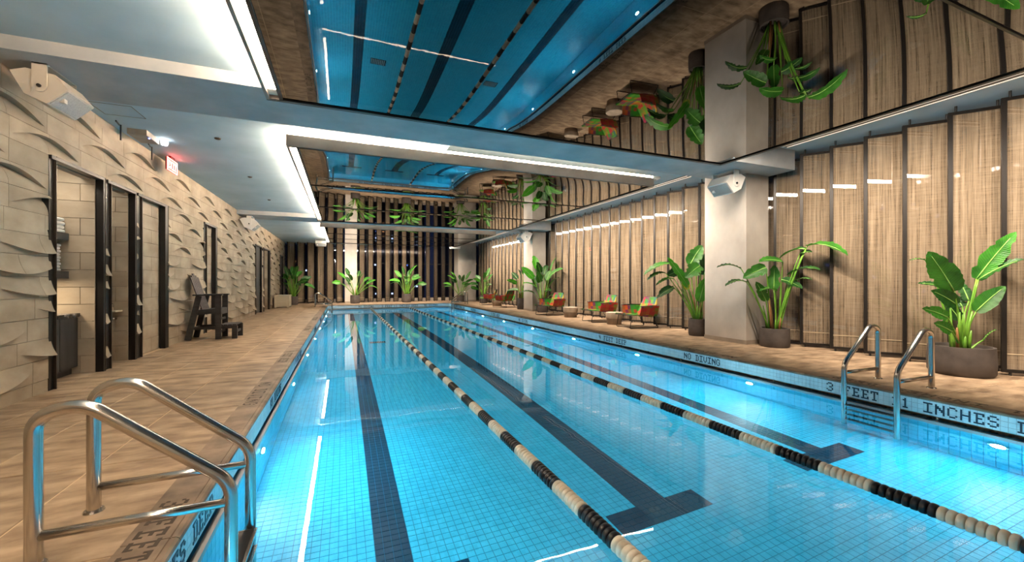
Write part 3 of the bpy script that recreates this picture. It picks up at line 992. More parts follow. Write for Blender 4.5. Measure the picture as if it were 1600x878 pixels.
# ------------------------------------------------------------------ screens
SCREEN = None
def copy_tree(o, parent=None):
    c = o.copy(); C.objects.link(c)
    if parent is not None:
        c.parent = parent
    for ch in list(o.children):
        copy_tree(ch, c)
    return c
SW, SH = 0.70, 4.46
def make_screen(label, group):
    t = thing('screen_panel', label, 'screen', (0, 0, 0), group)
    w, s, d = SW, 0.058, 0.022
    for x in (0.0, w - s):
        MB().box(x, x + s, -d, d, 0.05, SH).obj('stile', M['bronze'], t)
    for z in (0.05, SH - 0.05):
        MB().box(s, w - s, -d, d, z, z + 0.05).obj('rail', M['bronze'], t)
    MB().box(s, w - s, 0.004, 0.008, 0.10, SH - 0.05).obj('cloth', M['cloth'], t)
    MB().box(s, w - s, -0.004, 0.0035, 0.335, 0.352).obj('hem', M['hem'], t)
    MB().box(s, w - s, -0.016, -0.010, 0.10, SH - 0.05).obj('pane', M['pane'], t)
    for x in (0.10, w - 0.10):
        MB().lathe([(0.018, 0.0), (0.018, 0.05)], (x, 0, 0), 8).obj('pivot', M['black'], t)
        MB().lathe([(0.018, SH), (0.018, SH + 0.1)], (x, 0, 0), 8).obj('pivot', M['black'], t)
    return t
proto = None
def place_screen(x, y, ang, label, group):
    global proto
    if proto is None:
        proto = make_screen(label, group); o = proto
    else:
        o = copy_tree(proto)
    o.location = (x * U, y * U, 0); o.rotation_euler = (0, 0, ang)
    o['label'] = label; o['group'] = group
    return o
AR = math.atan2(-0.8, 0.6)
ys = [7.634 - 0.634 * k for k in range(15)]
for k, y in enumerate(ys):
    place_screen(XR, y - 0.02, AR, 'tall cloth screen in a dark frame, %s from the big column towards the steel ladder' % ORD[k], 'screens beside the ladder')
k = 0; y = 19.571
while y > 8.8:
    place_screen(XR, y, AR, 'tall cloth screen in a dark frame behind the lounge chairs, %s from the middle column' % ORD[k], 'screens between the columns')
    y -= 0.641; k += 1
k = 0; y = 31.0
while y > 20.7:
    place_screen(XR, y, AR, 'tall cloth screen in a dark frame, %s from the far corner column on the right' % ORD[k], 'screens at the far right')
    y -= 0.64; k += 1
AF = math.atan2(0.8, 0.6)
for k in range(6):
    place_screen(-3.55 + 0.62 * k, 32.0, AF * 0.93, 'narrow turned screen on the far window wall, %s from the relief wall' % ORD[k], 'screens left of the far column')
for k in range(12):
    place_screen(1.08 + 0.605 * k, 32.0, AF, 'narrow turned screen on the far window wall, %s right of the grey far column' % ORD[k], 'screens right of the far column')

# ------------------------------------------------------------------ lane ropes
def lane_rope(x, label):
    t = thing('lane_rope', label, 'lane rope', (x, 2.0, -0.283))
    cable = MB().tube([(0, -1.58, 0), (0, PY1 - 2.0, 0)], 0.008, 6).obj('cable', M['cable'], t)
    prof = [(0.010, -0.022), (0.050, -0.022), (0.060, -0.016), (0.063, 0.0), (0.060, 0.016), (0.050, 0.022), (0.010, 0.022)]
    def disc_verts(seg):
        mb = MB().lathe(prof, (0, 0, 0), seg)
        return [(px, pz, py) for px, py, pz in mb.V], [f[::-1] for f in mb.F]
    meshes = {}
    for c, m in (('b', M['rope_black']), ('w', M['rope_white'])):
        V, F = disc_verts(20)
        me = bpy.data.meshes.new('float_disc'); me.from_pydata([tuple(q * U for q in v) for v in V], [], F)
        me.polygons.foreach_set('use_smooth', [True] * len(F)); me.materials.append(m)
        me.set_sharp_from_angle(angle=math.radians(50)); meshes[c] = me
    V8, F8 = disc_verts(10)
    acc = {'b': ([], []), 'w': ([], [])}
    pitch = 0.053; y = -1.545; i = 0
    phase = 4 if x < 3 else 0
    while 2.0 + y < PY1 - 0.15:
        c = 'b' if ((i + phase) // 8) % 2 else 'w'
        if i < 300:
            link('float_disc', meshes[c], t, (0, y, 0))
        else:
            V, F = acc[c]; k = len(V)
            V += [(a, b + y, z) for a, b, z in V8]; F += [tuple(q + k for q in f) for f in F8]
        y += pitch; i += 1
    mk('dark_floats', *acc['b'], M['rope_black'], t, kind='stuff')
    mk('pale_floats', *acc['w'], M['rope_white'], t, kind='stuff')
lane_rope(1.73, 'black and white lane rope floating nearest the left deck')
lane_rope(4.25, 'black and white lane rope floating nearest the lounge chairs')

# ------------------------------------------------------------------ underwater lamps
lampy = [2.28, 5.42, 8.57, 11.72, 14.87, 18.02, 21.2, 24.4, 27.6]
def lamp(x, y, sgn, label, grp):
    t = thing('pool_lamp', label, 'pool light', (x, y, -0.62), grp)
    def disc(r0, r1, d0, d1, seg=20):
        mb = MB().lathe([(r0, d0), (r1, d1)], (0, 0, 0), seg)
        return [(sgn * c, a, b) for a, b, c in mb.V], mb.F
    V, F = disc(0.085, 0.085, 0.0, 0.012); mk('bezel', V, F, M['steel'], t)
    V, F = disc(0.062, 0.055, 0.012, 0.024); mk('lens', V, F, M['pool_lamp'], t)
for k, y in enumerate(lampy):
    lamp(PX1 - 0.002, y, -1, 'round white underwater light on the right pool wall, %s from the near end' % ORD[k], 'underwater lights on the right')
    lamp(PX0 + 0.002, y, 1, 'round white underwater light on the left pool wall, %s from the near end' % ORD[k], 'underwater lights on the left')

# ------------------------------------------------------------------ ladders
def ladder(label, xpost, xfront, ys_, sgn, zt=0.79, steps=(-0.30, -0.55, -0.80, -1.05), slope_dx=None):
    yc = sum(ys_) / 2
    t = thing('pool_ladder', label, 'ladder', (xpost, yc, 0))
    r = 0.036
    for y in ys_:
        pts = rounded([(xpost, y, 0), (xpost, y, zt), (xpost + sgn * 0.20, y, zt + 0.05), (xfront, y, 0.29), (xfront, y, -1.30)], [0.13, 0.12, 0.10], 7)
        h = MB().tube(pts, r, 14).obj('handrail', M['steel'], t, smooth=True, world=True)
        shade_by_angle(h, 50)
        MB().tube([(xpost, y, 0.155), (xfront, y, 0.165)], 0.026, 12).obj('brace', M['steel'], h, smooth=True, world=True)
        MB().lathe([(r + 0.02, 0), (r + 0.014, 0.012)], (xpost, y, 0), 16).obj('floor_flange', M['steel'], h, smooth=False, world=True)
    y0, y1 = ys_
    for z in steps:
        st = MB().box(xfront - 0.04, xfront + 0.06 if sgn < 0 else xfront + 0.04, y0 + 0.03, y1 - 0.03, z - 0.022, z)
        if sgn > 0:
            st = MB().box(xfront - 0.07, xfront + 0.05, y0 + 0.03, y1 - 0.03, z - 0.022, z)
        s = st.obj('step', M['steel'], t, world=True)
        MB().box(xfront - 0.06 if sgn > 0 else xfront - 0.03, xfront + 0.03 if sgn > 0 else xfront + 0.05, y0 + 0.05, y1 - 0.05, z, z + 0.005).obj('tread', M['black'], s, world=True)
ladder('steel pool ladder on the left deck, closest to the camera', -1.51, -0.63, (2.97, 3.54), 1)
ladder('steel pool ladder on the right deck near the largest pot plant', 7.71, 6.86, (3.16, 3.79), -1)
ladder('small distant steel pool ladder by the cream storage bench', -1.56, -0.63, (27.35, 27.95), 1)
ladder('small distant steel pool ladder at the far right pool corner', 7.8, 6.86, (27.0, 27.6), -1)

# ------------------------------------------------------------------ plants
UP = Vector((0, 0, 1))
def blade(parent, root, base, tip, width, face, hue, rr, arch=None):
    b, t = Vector(base), Vector(tip); L = (t - b).length
    view = Vector((0, 0, 1.5)) - (b + t) / 2
    view.normalize()
    nrm = {'c': view + UP * 0.25, 'm': view * 0.6 + UP * 0.8, 'u': UP + view * 0.25}[face].normalized()
    if arch is None:
        arch = {'c': 0.06, 'm': 0.14, 'u': 0.26}[face]
    mid = (b + t) / 2 + UP * (L * arch)
    n = 18; V = []; F = []; UVS = []
    tears = [rr.uniform(0.88, 1.0) if rr.random() > 0.12 else rr.uniform(0.6, 0.8) for _ in range(n + 1)]
    for i in range(n + 1):
        q = i / n
        p = b * (1 - q) ** 2 + mid * 2 * q * (1 - q) + t * q * q
        tg = ((mid - b) * (1 - q) + (t - mid) * q).normalized()
        sd = tg.cross(nrm).normalized(); nn = sd.cross(tg)
        w = width / 2 * max(0.0, math.sin(math.pi * min(1, q * 0.97 + 0.03) ** 0.72)) ** 0.62
        if i == n: w = 0.002
        wl, wr_ = w * tears[i], w * tears[n - i]
        fold = 0.22
        UVS += [(q, -1.0), (q, -0.5), (q, 0.0), (q, 0.5), (q, 1.0)]
        for a, k in ((-wl, 1.0), (-wl * 0.5, 0.42), (0, 0), (wr_ * 0.5, 0.42), (wr_, 1.0)):
            V.append(tuple(p + sd * a + nn * (w * fold * k + (0.012 * math.sin(i * 2.3 + a * 40) if k == 1.0 else 0))))
    for i in range(n):
        for k in range(4):
            F.append((i * 5 + k, i * 5 + k + 1, (i + 1) * 5 + k + 1, (i + 1) * 5 + k))
    lf = mk('leaf', V, F, M['leaf%d' % hue], parent, smooth=True, world=True)
    uvl = lf.data.uv_layers.new(name='UVMap')
    uvl.data.foreach_set('uv', [c for l in lf.data.loops for c in UVS[l.vertex_index]])
    # midrib and stalk
    pts = []; rad = []
    r = Vector(root); up2 = r + (b - r) * 0.45 + UP * ((b - r).length * 0.12)
    for i in range(8):
        q = i / 7
        pts.append(tuple(r * (1 - q) ** 2 + up2 * 2 * q * (1 - q) + b * q * q)); rad.append(0.020 - 0.010 * q)
    MB().tube(pts, rad, 6).obj('stalk', M['stem'], lf, smooth=True, world=True)
    pts = []; rad = []
    for i in range(7):
        q = i / 7
        p = b * (1 - q) ** 2 + mid * 2 * q * (1 - q) + t * q * q
        pts.append(tuple(p + nrm * 0.004)); rad.append(0.009 * (1 - q) + 0.002)
    MB().tube(pts, rad, 5).obj('midrib', M['vein'], lf, smooth=True, world=True)

def pot(label, x, y, r, h, group, taper=0.97):
    t = thing('potted_plant', label, 'plant', (x, y, 0), group)
    prof = [(r * taper * 0.94, 0.0), (r * 0.99, 0.05), (r * 1.0, h * 0.45), (r * taper, h), (r * taper - 0.035, h), (r * taper - 0.045, h - 0.05)]
    p = MB().lathe(prof, (0, 0, 0), 32).obj('pot', M['pot'], t, smooth=True)
    shade_by_angle(p, 40)
    MB().lathe([(0.01, h - 0.055), (r * taper - 0.04, h - 0.05), (r * taper - 0.04, h - 0.06)], (0, 0, 0), 24).obj('soil', M['soil'], t)
    return t
def clump(t, x, y, z, n, r, hmin, hmax, rr, lean=0.15):
    for i in range(n):
        a = rr.uniform(0, 6.28); q = r * math.sqrt(rr.random())
        x0, y0 = x + q * math.cos(a), y + q * math.sin(a); hh = rr.uniform(hmin, hmax)
        e = (x0 + lean * hh * math.cos(a), y0 + lean * hh * math.sin(a), z + hh)
        MB().tube([(x0, y0, z - 0.04), ((x0 + e[0]) / 2, (y0 + e[1]) / 2, z + hh * 0.55), e], [0.026, 0.022, 0.010], 7).obj(
            'stem', M['stem'] if rr.random() > 0.3 else M['stem_dry'], t, smooth=True, world=True)
def hero_plant(label, x, y, r, h, leaves, seed, nstem, hs):
    rr = random.Random(seed)
    t = pot(label, x, y, r, h, None)
    for b, tip, w, face, hue in leaves:
        a = rr.uniform(0, 6.28); q = r * 0.42 * math.sqrt(rr.random())
        dx, dy = b[0] - x, b[1] - y
        k = math.hypot(dx, dy) or 1
        root = (x + q * math.cos(a) * 0.6 + dx / k * r * 0.25, y + q * math.sin(a) * 0.6 + dy / k * r * 0.25, h - 0.06)
        blade(t, root, b, tip, w, face, hue, rr)
    clump(t, x, y, h - 0.05, nstem, r * 0.5, hs[0], hs[1], rr)
    return t
LEAVES_R = [((9.58, 3.366, 1.547), (9.58, 2.937, 2.272), 0.295, 'c', 0), ((9.58, 3.344, 1.536), (9.58, 2.853, 1.845), 0.232, 'm', 1), ((9.044, 3.43, 1.352), (8.567, 3.552, 1.981), 0.38, 'c', 0), ((9.145, 3.767, 1.829), (8.877, 3.92, 1.863), 0.095, 'u', 1), ((9.512, 3.671, 1.375), (9.173, 3.938, 1.472), 0.169, 'm', 1), ((9.151, 3.44, 1.134), (8.637, 3.542, 1.363), 0.253, 'c', 1), ((8.949, 3.469, 0.932), (8.454, 3.574, 1.081), 0.211, 'c', 0), ((8.938, 3.419, 0.713), (8.552, 3.477, 0.854), 0.19, 'c', 0), ((9.508, 3.348, 1.017), (9.58, 3.049, 1.435), 0.264, 'c', 0), ((9.58, 3.286, 0.564), (9.58, 3.138, 0.745), 0.084, 'u', 0), ((9.58, 3.532, 1.078), (9.58, 3.625, 1.267), 0.169, 'c', 1), ((9.544, 3.549, 0.863), (9.369, 3.671, 1.182), 0.179, 'c', 1), ((9.58, 3.455, 1.188), (9.58, 3.563, 1.505), 0.158, 'c', 1)]
LEAVES_M = [((9.58, 6.016, 2.306), (9.58, 5.222, 2.044), 0.389, 'u', 0), ((9.58, 6.071, 2.238), (9.517, 6.629, 2.036), 0.329, 'u', 0), ((9.58, 6.183, 2.145), (9.58, 5.921, 2.157), 0.18, 'm', 1), ((9.463, 6.5, 1.969), (8.848, 6.629, 1.963), 0.299, 'm', 0), ((9.01, 6.577, 1.831), (8.499, 6.762, 1.581), 0.329, 'c', 0), ((8.523, 6.83, 1.804), (7.992, 7.034, 1.833), 0.209, 'u', 1), ((8.556, 6.709, 1.493), (8.021, 6.835, 1.406), 0.224, 'u', 1), ((9.367, 6.647, 1.327), (9.373, 6.636, 1.898), 0.284, 'c', 0), ((9.58, 6.444, 1.671), (9.58, 5.749, 1.757), 0.299, 'u', 1), ((9.386, 6.477, 1.552), (9.58, 6.127, 1.349), 0.269, 'm', 1), ((9.58, 6.326, 1.507), (9.58, 5.921, 1.549), 0.15, 'u', 1), ((9.01, 6.577, 1.066), (8.646, 6.555, 1.507), 0.224, 'c', 0), ((9.166, 6.459, 1.302), (8.702, 6.505, 1.291), 0.209, 'u', 0)]
LEAVES_L = [((8.646, 9.103, 1.999), (7.855, 9.37, 1.69), 0.363, 'u', 0), ((8.389, 9.101, 1.743), (7.871, 9.257, 1.545), 0.272, 'u', 1), ((8.818, 9.087, 1.801), (8.551, 9.201, 1.673), 0.327, 'c', 1), ((8.605, 9.012, 1.581), (8.112, 9.172, 1.401), 0.236, 'u', 0), ((8.568, 8.973, 1.348), (8.091, 9.098, 1.046), 0.308, 'm', 1), ((8.988, 8.855, 1.347), (8.332, 8.965, 2.184), 0.236, 'c', 2), ((9.138, 8.956, 1.983), (9.404, 8.774, 2.541), 0.435, 'c', 0), ((9.468, 8.767, 1.69), (9.58, 8.517, 2.526), 0.399, 'c', 1), ((9.247, 8.695, 1.957), (8.76, 8.745, 1.615), 0.453, 'c', 0), ((9.386, 8.963, 1.932), (9.5, 8.956, 2.468), 0.363, 'c', 1), ((8.971, 8.862, 1.293), (8.851, 8.954, 1.653), 0.2, 'c', 3), ((9.231, 8.702, 0.954), (9.319, 8.562, 1.615), 0.345, 'c', 2), ((9.386, 8.963, 1.877), (9.58, 8.758, 2.2), 0.29, 'c', 1)]
hero_plant('big leafy plant in the widest dark pot, right of the steel ladder', 9.35, 3.47, 0.40, 0.46, LEAVES_R, 11, 13, (0.2, 0.62))
hero_plant('arching plant in a dark pot against the big column, on its ladder side', 9.30, 6.58, 0.31, 0.43, LEAVES_M, 12, 9, (0.2, 0.75))
hero_plant('bright banana-like plant in a dark pot on the chair side of the big column', 9.22, 8.75, 0.25, 0.47, LEAVES_L, 13, 9, (0.25, 0.8))

def fan_plant(label, x, y, r, h, top, n, spread, seed, tall=False, hues=(0, 1, 1, 0, 2), lim=(-3.55, 9.72, 0, 31.85)):
    rr = random.Random(seed)
    t = pot(label, x, y, r, h, None)
    H = top - h
    for i in range(n):
        a = i * 2.4 + rr.uniform(-0.4, 0.4); q = (i + 0.5) / n
        if tall:
            rad = spread * rr.uniform(0.2, 0.55); z0 = h + H * (0.15 + 0.65 * q)
        else:
            rad = spread * (0.25 + 0.35 * (1 - q)) * rr.uniform(0.8, 1.2); z0 = h + H * (0.35 + 0.42 * q) * rr.uniform(0.9, 1.05)
        b = (x + rad * math.cos(a), y + rad * math.sin(a), z0)
        L = H * rr.uniform(0.30, 0.44); el = -0.25 + 1.25 * q + rr.uniform(-0.2, 0.2)
        tip = (b[0] + L * math.cos(el) * math.cos(a), b[1] + L * math.cos(el) * math.sin(a), b[2] + L * math.sin(el))
        def keep(p):
            return (min(max(p[0], lim[0]), lim[1]), min(max(p[1], lim[2]), lim[3]), p[2] + (0.08 if p[0] > lim[1] or p[1] > lim[3] else 0))
        b, tip = keep(b), keep(tip)
        root = (x + 0.3 * r * math.cos(a), y + 0.3 * r * math.sin(a), h - 0.06)
        blade(t, root, b, tip, H * rr.uniform(0.13, 0.19), rr.choice('cmmu'), hues[i % len(hues)], rr)
    clump(t, x, y, h - 0.05, 5, r * 0.5, 0.2 * H, 0.45 * H, rr)
fan_plant('tall climbing plant in a dark pot behind the nearest lounge chair to the middle column', 9.15, 18.35, 0.27, 0.48, 2.62, 15, 0.9, 21, True, lim=(0, 9.72, 0, 19.0))
fan_plant('slim plant half hidden by the middle column, in a dark pot', 9.05, 20.75, 0.24, 0.62, 2.3, 9, 0.7, 22, True, lim=(0, 9.72, 20.3, 40))
fan_plant('plant in a dark pot beside the two farthest lounge chairs', 9.2, 27.8, 0.27, 0.55, 2.3, 9, 0.9, 23)
fan_plant('bushy plant in a dark pot in the far right corner', 8.2, 30.3, 0.30, 0.5, 2.25, 15, 1.3, 24, lim=(0, 9.72, 0, 31.1))
fan_plant('upright green plant in a dark pot at the middle of the far wall', 4.35, 31.2, 0.33, 0.62, 2.62, 14, 1.2, 25)
fan_plant('spreading plant in a dark pot before the grey far column', 0.78, 30.9, 0.32, 0.58, 2.4, 13, 1.9, 26)
fan_plant('dense plant in a pot behind the cream storage bench', -3.05, 30.6, 0.3, 0.55, 2.6, 20, 1.1, 27, False, (0, 0, 1))

# ------------------------------------------------------------------ drum tables and lounge chairs
for x, y, r, h, lab in ((8.9, 12.18, 0.29, 0.43, 'drum side table between the two nearest lounge chairs'),
                        (8.98, 15.35, 0.31, 0.43, 'drum side table standing alone right of the third lounge chair'),
                        (8.9, 24.2, 0.33, 0.43, 'drum side table between the two farthest lounge chairs')):
    t = thing('drum_table', lab, 'table', (x, y, 0))
    MB().lathe([(r * 0.86, 0.0), (r * 0.93, h * 0.46), (r * 0.95, h * 0.5)], (0, 0, 0), 28).obj('lower_drum', M['drum_low'], t, smooth=True)
    b = MB().lathe([(r * 0.97, h * 0.5), (r, h * 0.55), (r, h - 0.012), (r - 0.015, h)], (0, 0, 0), 28).obj('upper_drum', M['drum'], t, smooth=True)
    shade_by_angle(b, 40)

def pad(mb, P, th):
    """bent panel: P rows of (left, right) points, thickened downwards along its normal"""
    n = len(P); V = []; F = []
    for i, (a, b) in enumerate(P):
        a, b = Vector(a), Vector(b)
        nx_ = Vector(P[min(i + 1, n - 1)][0]) - Vector(P[max(i - 1, 0)][0])
        nn = (b - a).cross(nx_).normalized() * th
        m_ = (a + b) / 2 - nn * 0.6
        V += [tuple(a), tuple(m_), tuple(b), tuple(a - nn), tuple(m_ - nn), tuple(b - nn)]
    for i in range(n - 1):
        k = i * 6; l = k + 6
        F += [(k, k + 1, l + 1, l), (k + 1, k + 2, l + 2, l + 1), (k + 3, l + 3, l + 4, k + 4), (k + 4, l + 4, l + 5, k + 5),
              (k, l, l + 3, k + 3), (k + 2, k + 5, l + 5, l + 2)]
    k = (n - 1) * 6
    F += [(0, 3, 4, 1), (1, 4, 5, 2), (k, k + 1, k + 4, k + 3), (k + 1, k + 2, k + 5, k + 4)]
    mb.add(V, F)
    return mb
def lounge_chair(label, x, y, ang):
    """front along local -x, width along y"""
    t = thing('lounge_chair', label, 'chair', (x, y, 0), None, ang)
    w = 0.44
    seat = [((-0.52, -w, 0.44), (-0.52, w, 0.44)), ((-0.30, -w, 0.43), (-0.30, w, 0.43)), ((0.0, -w, 0.385), (0.0, w, 0.385)), ((0.30, -w * 0.96, 0.36), (0.30, w * 0.96, 0.36))]
    pad(MB(), seat, 0.03).obj('seat', M['straps'], t)
    back = [((0.30, -w * 0.94, 0.38), (0.30, w * 0.94, 0.38)), ((0.40, -w * 0.95, 0.58), (0.40, w * 0.95, 0.58)), ((0.50, -w * 0.90, 0.80), (0.50, w * 0.90, 0.80)), ((0.56, -w * 0.72, 0.99), (0.56, w * 0.72, 0.99))]
    pad(MB(), [(b, a) for a, b in back][::-1], 0.03).obj('backrest', M['straps'], t)
    for sg in (-1, 1):
        arm = [((0.44, sg * w, 0.40), (0.50, sg * (w + 0.05), 0.72)), ((0.15, sg * w, 0.39), (0.15, sg * (w + 0.10), 0.74)), ((-0.22, sg * w, 0.43), (-0.20, sg * (w + 0.09), 0.72))]
        pad(MB(), arm if sg > 0 else arm[::-1], 0.02).obj('arm', M['straps'], t)
        yy = sg * (w - 0.06)
        pts = rounded([(-0.44, yy, 0.41), (-0.52, yy, 0.014), (0.56, yy, 0.014), (0.36, yy, 0.36)], [0.05, 0.06], 4)
        MB().tube(pts, 0.012, 7).obj('leg', M['black'], t, smooth=True)
        MB().tube([(-0.24, sg * (w + 0.09), 0.725), (0.15, sg * (w + 0.10), 0.745), (0.52, sg * (w + 0.05), 0.725)], 0.012, 7).obj('arm_rail', M['black'], t, smooth=True)
    MB().tube([(-0.53, -w, 0.43), (-0.53, w, 0.43)], 0.013, 7).obj('front_rail', M['black'], t, smooth=True)
    MB().tube([(0.575, -w * 0.72, 1.0), (0.575, w * 0.72, 1.0)], 0.013, 7).obj('back_rail', M['black'], t, smooth=True)
R_ = math.radians
lounge_chair('lounge chair of bright woven straps nearest to the camera, right of the first drum table', 8.97, 11.05, R_(-4))
lounge_chair('lounge chair of bright woven straps just beyond the first drum table', 9.0, 13.25, R_(-6))
lounge_chair('lounge chair of bright woven straps, red arm, in front of the middle column', 8.72, 16.75, R_(12))
lounge_chair('farther of the two lounge chairs at the last drum table', 8.85, 25.75, R_(-30))
lounge_chair('lounge chair turned towards the far end, at the last drum table', 8.85, 22.95, R_(-60))

# ------------------------------------------------------------------ guard chair
t = thing('guard_chair', 'black wooden lifeguard chair with slatted back and footstep by the relief wall', 'chair', (-3.2, 13.25, 0))
def gbar(name, p0, p1, w, h, m='guard_wood', up=(0, 0, 1)):
    return MB().bar(p0, p1, w, h, up).obj(name, M[m], t, world=True)
Y0, Y1 = 12.92, 13.58
for y in (Y0, Y1):
    gbar('leg', (-3.68, y, 0.0), (-3.44, y, 1.14), 0.05, 0.13, up=(1, 0, 0))
    gbar('leg', (-3.02, y, 0.0), (-3.02, y, 1.14), 0.05, 0.13, up=(1, 0, 0))
    gbar('armrest', (-3.56, y, 1.16), (-2.93, y, 1.16), 0.14, 0.035)
    gbar('seat_rail', (-3.52, y, 0.70), (-2.97, y, 0.76), 0.035, 0.13)
    gbar('stretcher', (-3.60, y, 0.30), (-2.62, y, 0.31), 0.035, 0.07)
    gbar('leg', (-2.66, y, 0.0), (-2.66, y, 0.35), 0.04, 0.12, up=(1, 0, 0))
for z in (0.18, 0.52):
    gbar('stretcher', (-3.02, Y0, z), (-3.02, Y1, z), 0.035, 0.06)
gbar('stretcher', (-3.60, Y0, 0.30), (-3.60, Y1, 0.30), 0.035, 0.06)
gbar('stretcher', (-2.66, Y0, 0.18), (-2.66, Y1, 0.18), 0.035, 0.06)
gbar('seat_apron', (-2.98, Y0, 0.72), (-2.98, Y1, 0.72), 0.035, 0.14)
for k in range(5):
    x = -3.46 + 0.112 * k
    gbar('seat_slat', (x, Y0 - 0.01, 0.755 + 0.010 * k), (x, Y1 + 0.01, 0.755 + 0.010 * k), 0.10, 0.025)
for k in range(4):
    x = -2.96 + 0.098 * k
    gbar('step_slat', (x, Y0 - 0.01, 0.37), (x, Y1 + 0.01, 0.37), 0.085, 0.025)
for k in range(5):
    y = Y0 + 0.075 + 0.128 * k
    zt_ = 1.72 - 0.05 * abs(k - 2)
    gbar('back_slat', (-3.36, y, 0.70), (-3.36 - 0.30 * (zt_ - 0.70), y, zt_), 0.115, 0.025, 'slat_wood', up=(1, 0, 0.3))
gbar('back_brace', (-3.49, Y0 + 0.02, 1.02), (-3.49, Y1 - 0.02, 1.02), 0.03, 0.07)

# ------------------------------------------------------------------ storage bench
t = thing('storage_bench', 'cream slatted storage bench against the far relief wall', 'bench', (-3.3, 27.35, 0))
x0, x1, y0, y1 = -3.64, -2.90, 27.0, 28.25
MB().box(x0 + 0.03, x1 - 0.03, y0 + 0.03, y1 - 0.03, 0.06, 0.68).obj('body', M['cream'], t, world=True)
for k in range(4):
    z = 0.07 + 0.15 * k
    MB().cbox(x0 + 0.09, x1 - 0.10, y0 + 0.012, y0 + 0.03, z, z + 0.14, 0.004).obj('slat', M['cream'], t, world=True)
    MB().cbox(x1 - 0.03, x1 - 0.012, y0 + 0.09, y1 - 0.09, z, z + 0.14, 0.004).obj('slat', M['cream'], t, world=True)
for a in (x0, x1 - 0.09):
    for b in (y0, y1 - 0.09):
        MB().box(a, a + 0.09, b, b + 0.09, 0, 0.68).obj('corner_post', M['cream'], t, world=True)
MB().cbox(x0 - 0.02, x1 + 0.02, y0 - 0.02, y1 + 0.02, 0.685, 0.735, 0.015).obj('lid', M['cream'], t, world=True)

# ------------------------------------------------------------------ speakers
def speaker(label, x, y, z, L, s, facing, m, top, ang=0.0):
    """wedge loudspeaker with its long side along local y, grille towards local +x and down"""
    t = thing('loudspeaker', label, 'speaker', (x, y, z), 'wedge loudspeakers under the ceiling', ang)
    prof = [(-0.42, 0.22), (-0.20, 0.30), (0.22, 0.24), (0.42, -0.02), (0.10, -0.34), (-0.22, -0.18)]
    prof = [(a * s, b * s) for a, b in prof]
    n = len(prof)
    V = [(a, -L / 2, b) for a, b in prof] + [(a, L / 2, b) for a, b in prof]
    F = [(i, (i + 1) % n, n + (i + 1) % n, n + i) for i in range(n)] + [tuple(range(n))[::-1], tuple(range(n, 2 * n))]
    mk('enclosure', V, F, m, t)
    a, b = Vector((prof[3][0], 0, prof[3][1])), Vector((prof[4][0], 0, prof[4][1]))
    nn = Vector((1, 0, -1)).normalized() * 0.012
    e = L / 2 - 0.03 * s
    q = [a * 0.92 + b * 0.08, a * 0.08 + b * 0.92]
    V = [(q[0].x, -e, q[0].z), (q[1].x, -e, q[1].z), (q[1].x, e, q[1].z), (q[0].x, e, q[0].z)]
    V += [tuple(Vector(v) + nn) for v in V]
    g = mk('grille', V, [(4, 5, 6, 7), (0, 1, 5, 4), (1, 2, 6, 5), (2, 3, 7, 6), (3, 0, 4, 7)], M['grille'], t)
    c = (q[0] + q[1]) / 2 + nn * 1.1
    MB().box(c.x - 0.03, c.x + 0.02, -e + 0.05, -e + 0.11, c.z - 0.03, c.z + 0.02).obj('badge', m, g)
    hz = top - z
    for sg in (-1, 1):
        yy = sg * (L / 2 + 0.012)
        pts = [(-0.10 * s, hz), (0.12 * s, hz), (0.12 * s, -0.02 * s)]
        k = 8
        arc = [(0.01 * s + 0.11 * s * math.cos(math.pi * i / k), -0.02 * s - 0.11 * s * math.sin(math.pi * i / k)) for i in range(k + 1)]
        poly = [(-0.10 * s, hz), (0.12 * s, hz)] + arc
        V = [(a_, yy - 0.008, b_) for a_, b_ in poly] + [(a_, yy + 0.008, b_) for a_, b_ in poly]
        n2 = len(poly)
        F = [(i, (i + 1) % n2, n2 + (i + 1) % n2, n2 + i) for i in range(n2)] + [tuple(range(n2))[::-1], tuple(range(n2, 2 * n2))]
        mk('bracket', V, F, m, t)
        kb = MB().lathe([(0.035 * s, 0), (0.03 * s, 0.02)], (0, 0, 0), 10)
        mk('bolt', [(0.01 * s + a_, yy + sg * (0.008 + c_), -0.02 * s + b_) for a_, b_, c_ in kb.V], kb.F, M['black'], t)
    MB().box(-0.10 * s, 0.12 * s, -L / 2 - 0.02, L / 2 + 0.02, hz - 0.016, hz).obj('bracket', m, t)
speaker('large beige loudspeaker under the near beam, over the relief wall', -3.34, 6.95, 3.84, 0.56, 0.62, 1, M['speaker'], 4.10)
speaker('small white loudspeaker under the second beam, over the relief wall', -3.42, 19.2, 3.80, 0.60, 0.75, 1, M['speaker_w'], 4.10)
speaker('white loudspeaker under the near beam beside the big column', 8.42, 7.15, 3.80, 0.55, 0.72, 1, M['speaker_w'], 4.10, math.pi)
speaker('white loudspeaker under the second beam beside the middle column', 8.55, 19.25, 3.78, 0.6, 0.8, 1, M['speaker_w'], 4.10, math.pi)
speaker('far white loudspeaker hanging at the left end of the last mirror', -1.32, 29.3, 4.0, 0.60, 0.62, 1, M['speaker_w'], 4.26, -math.pi / 2)
speaker('far white loudspeaker hanging at the right end of the last mirror', 7.5, 29.3, 4.10, 0.75, 0.6, 1, M['speaker_w'], 4.55, -math.pi / 2)

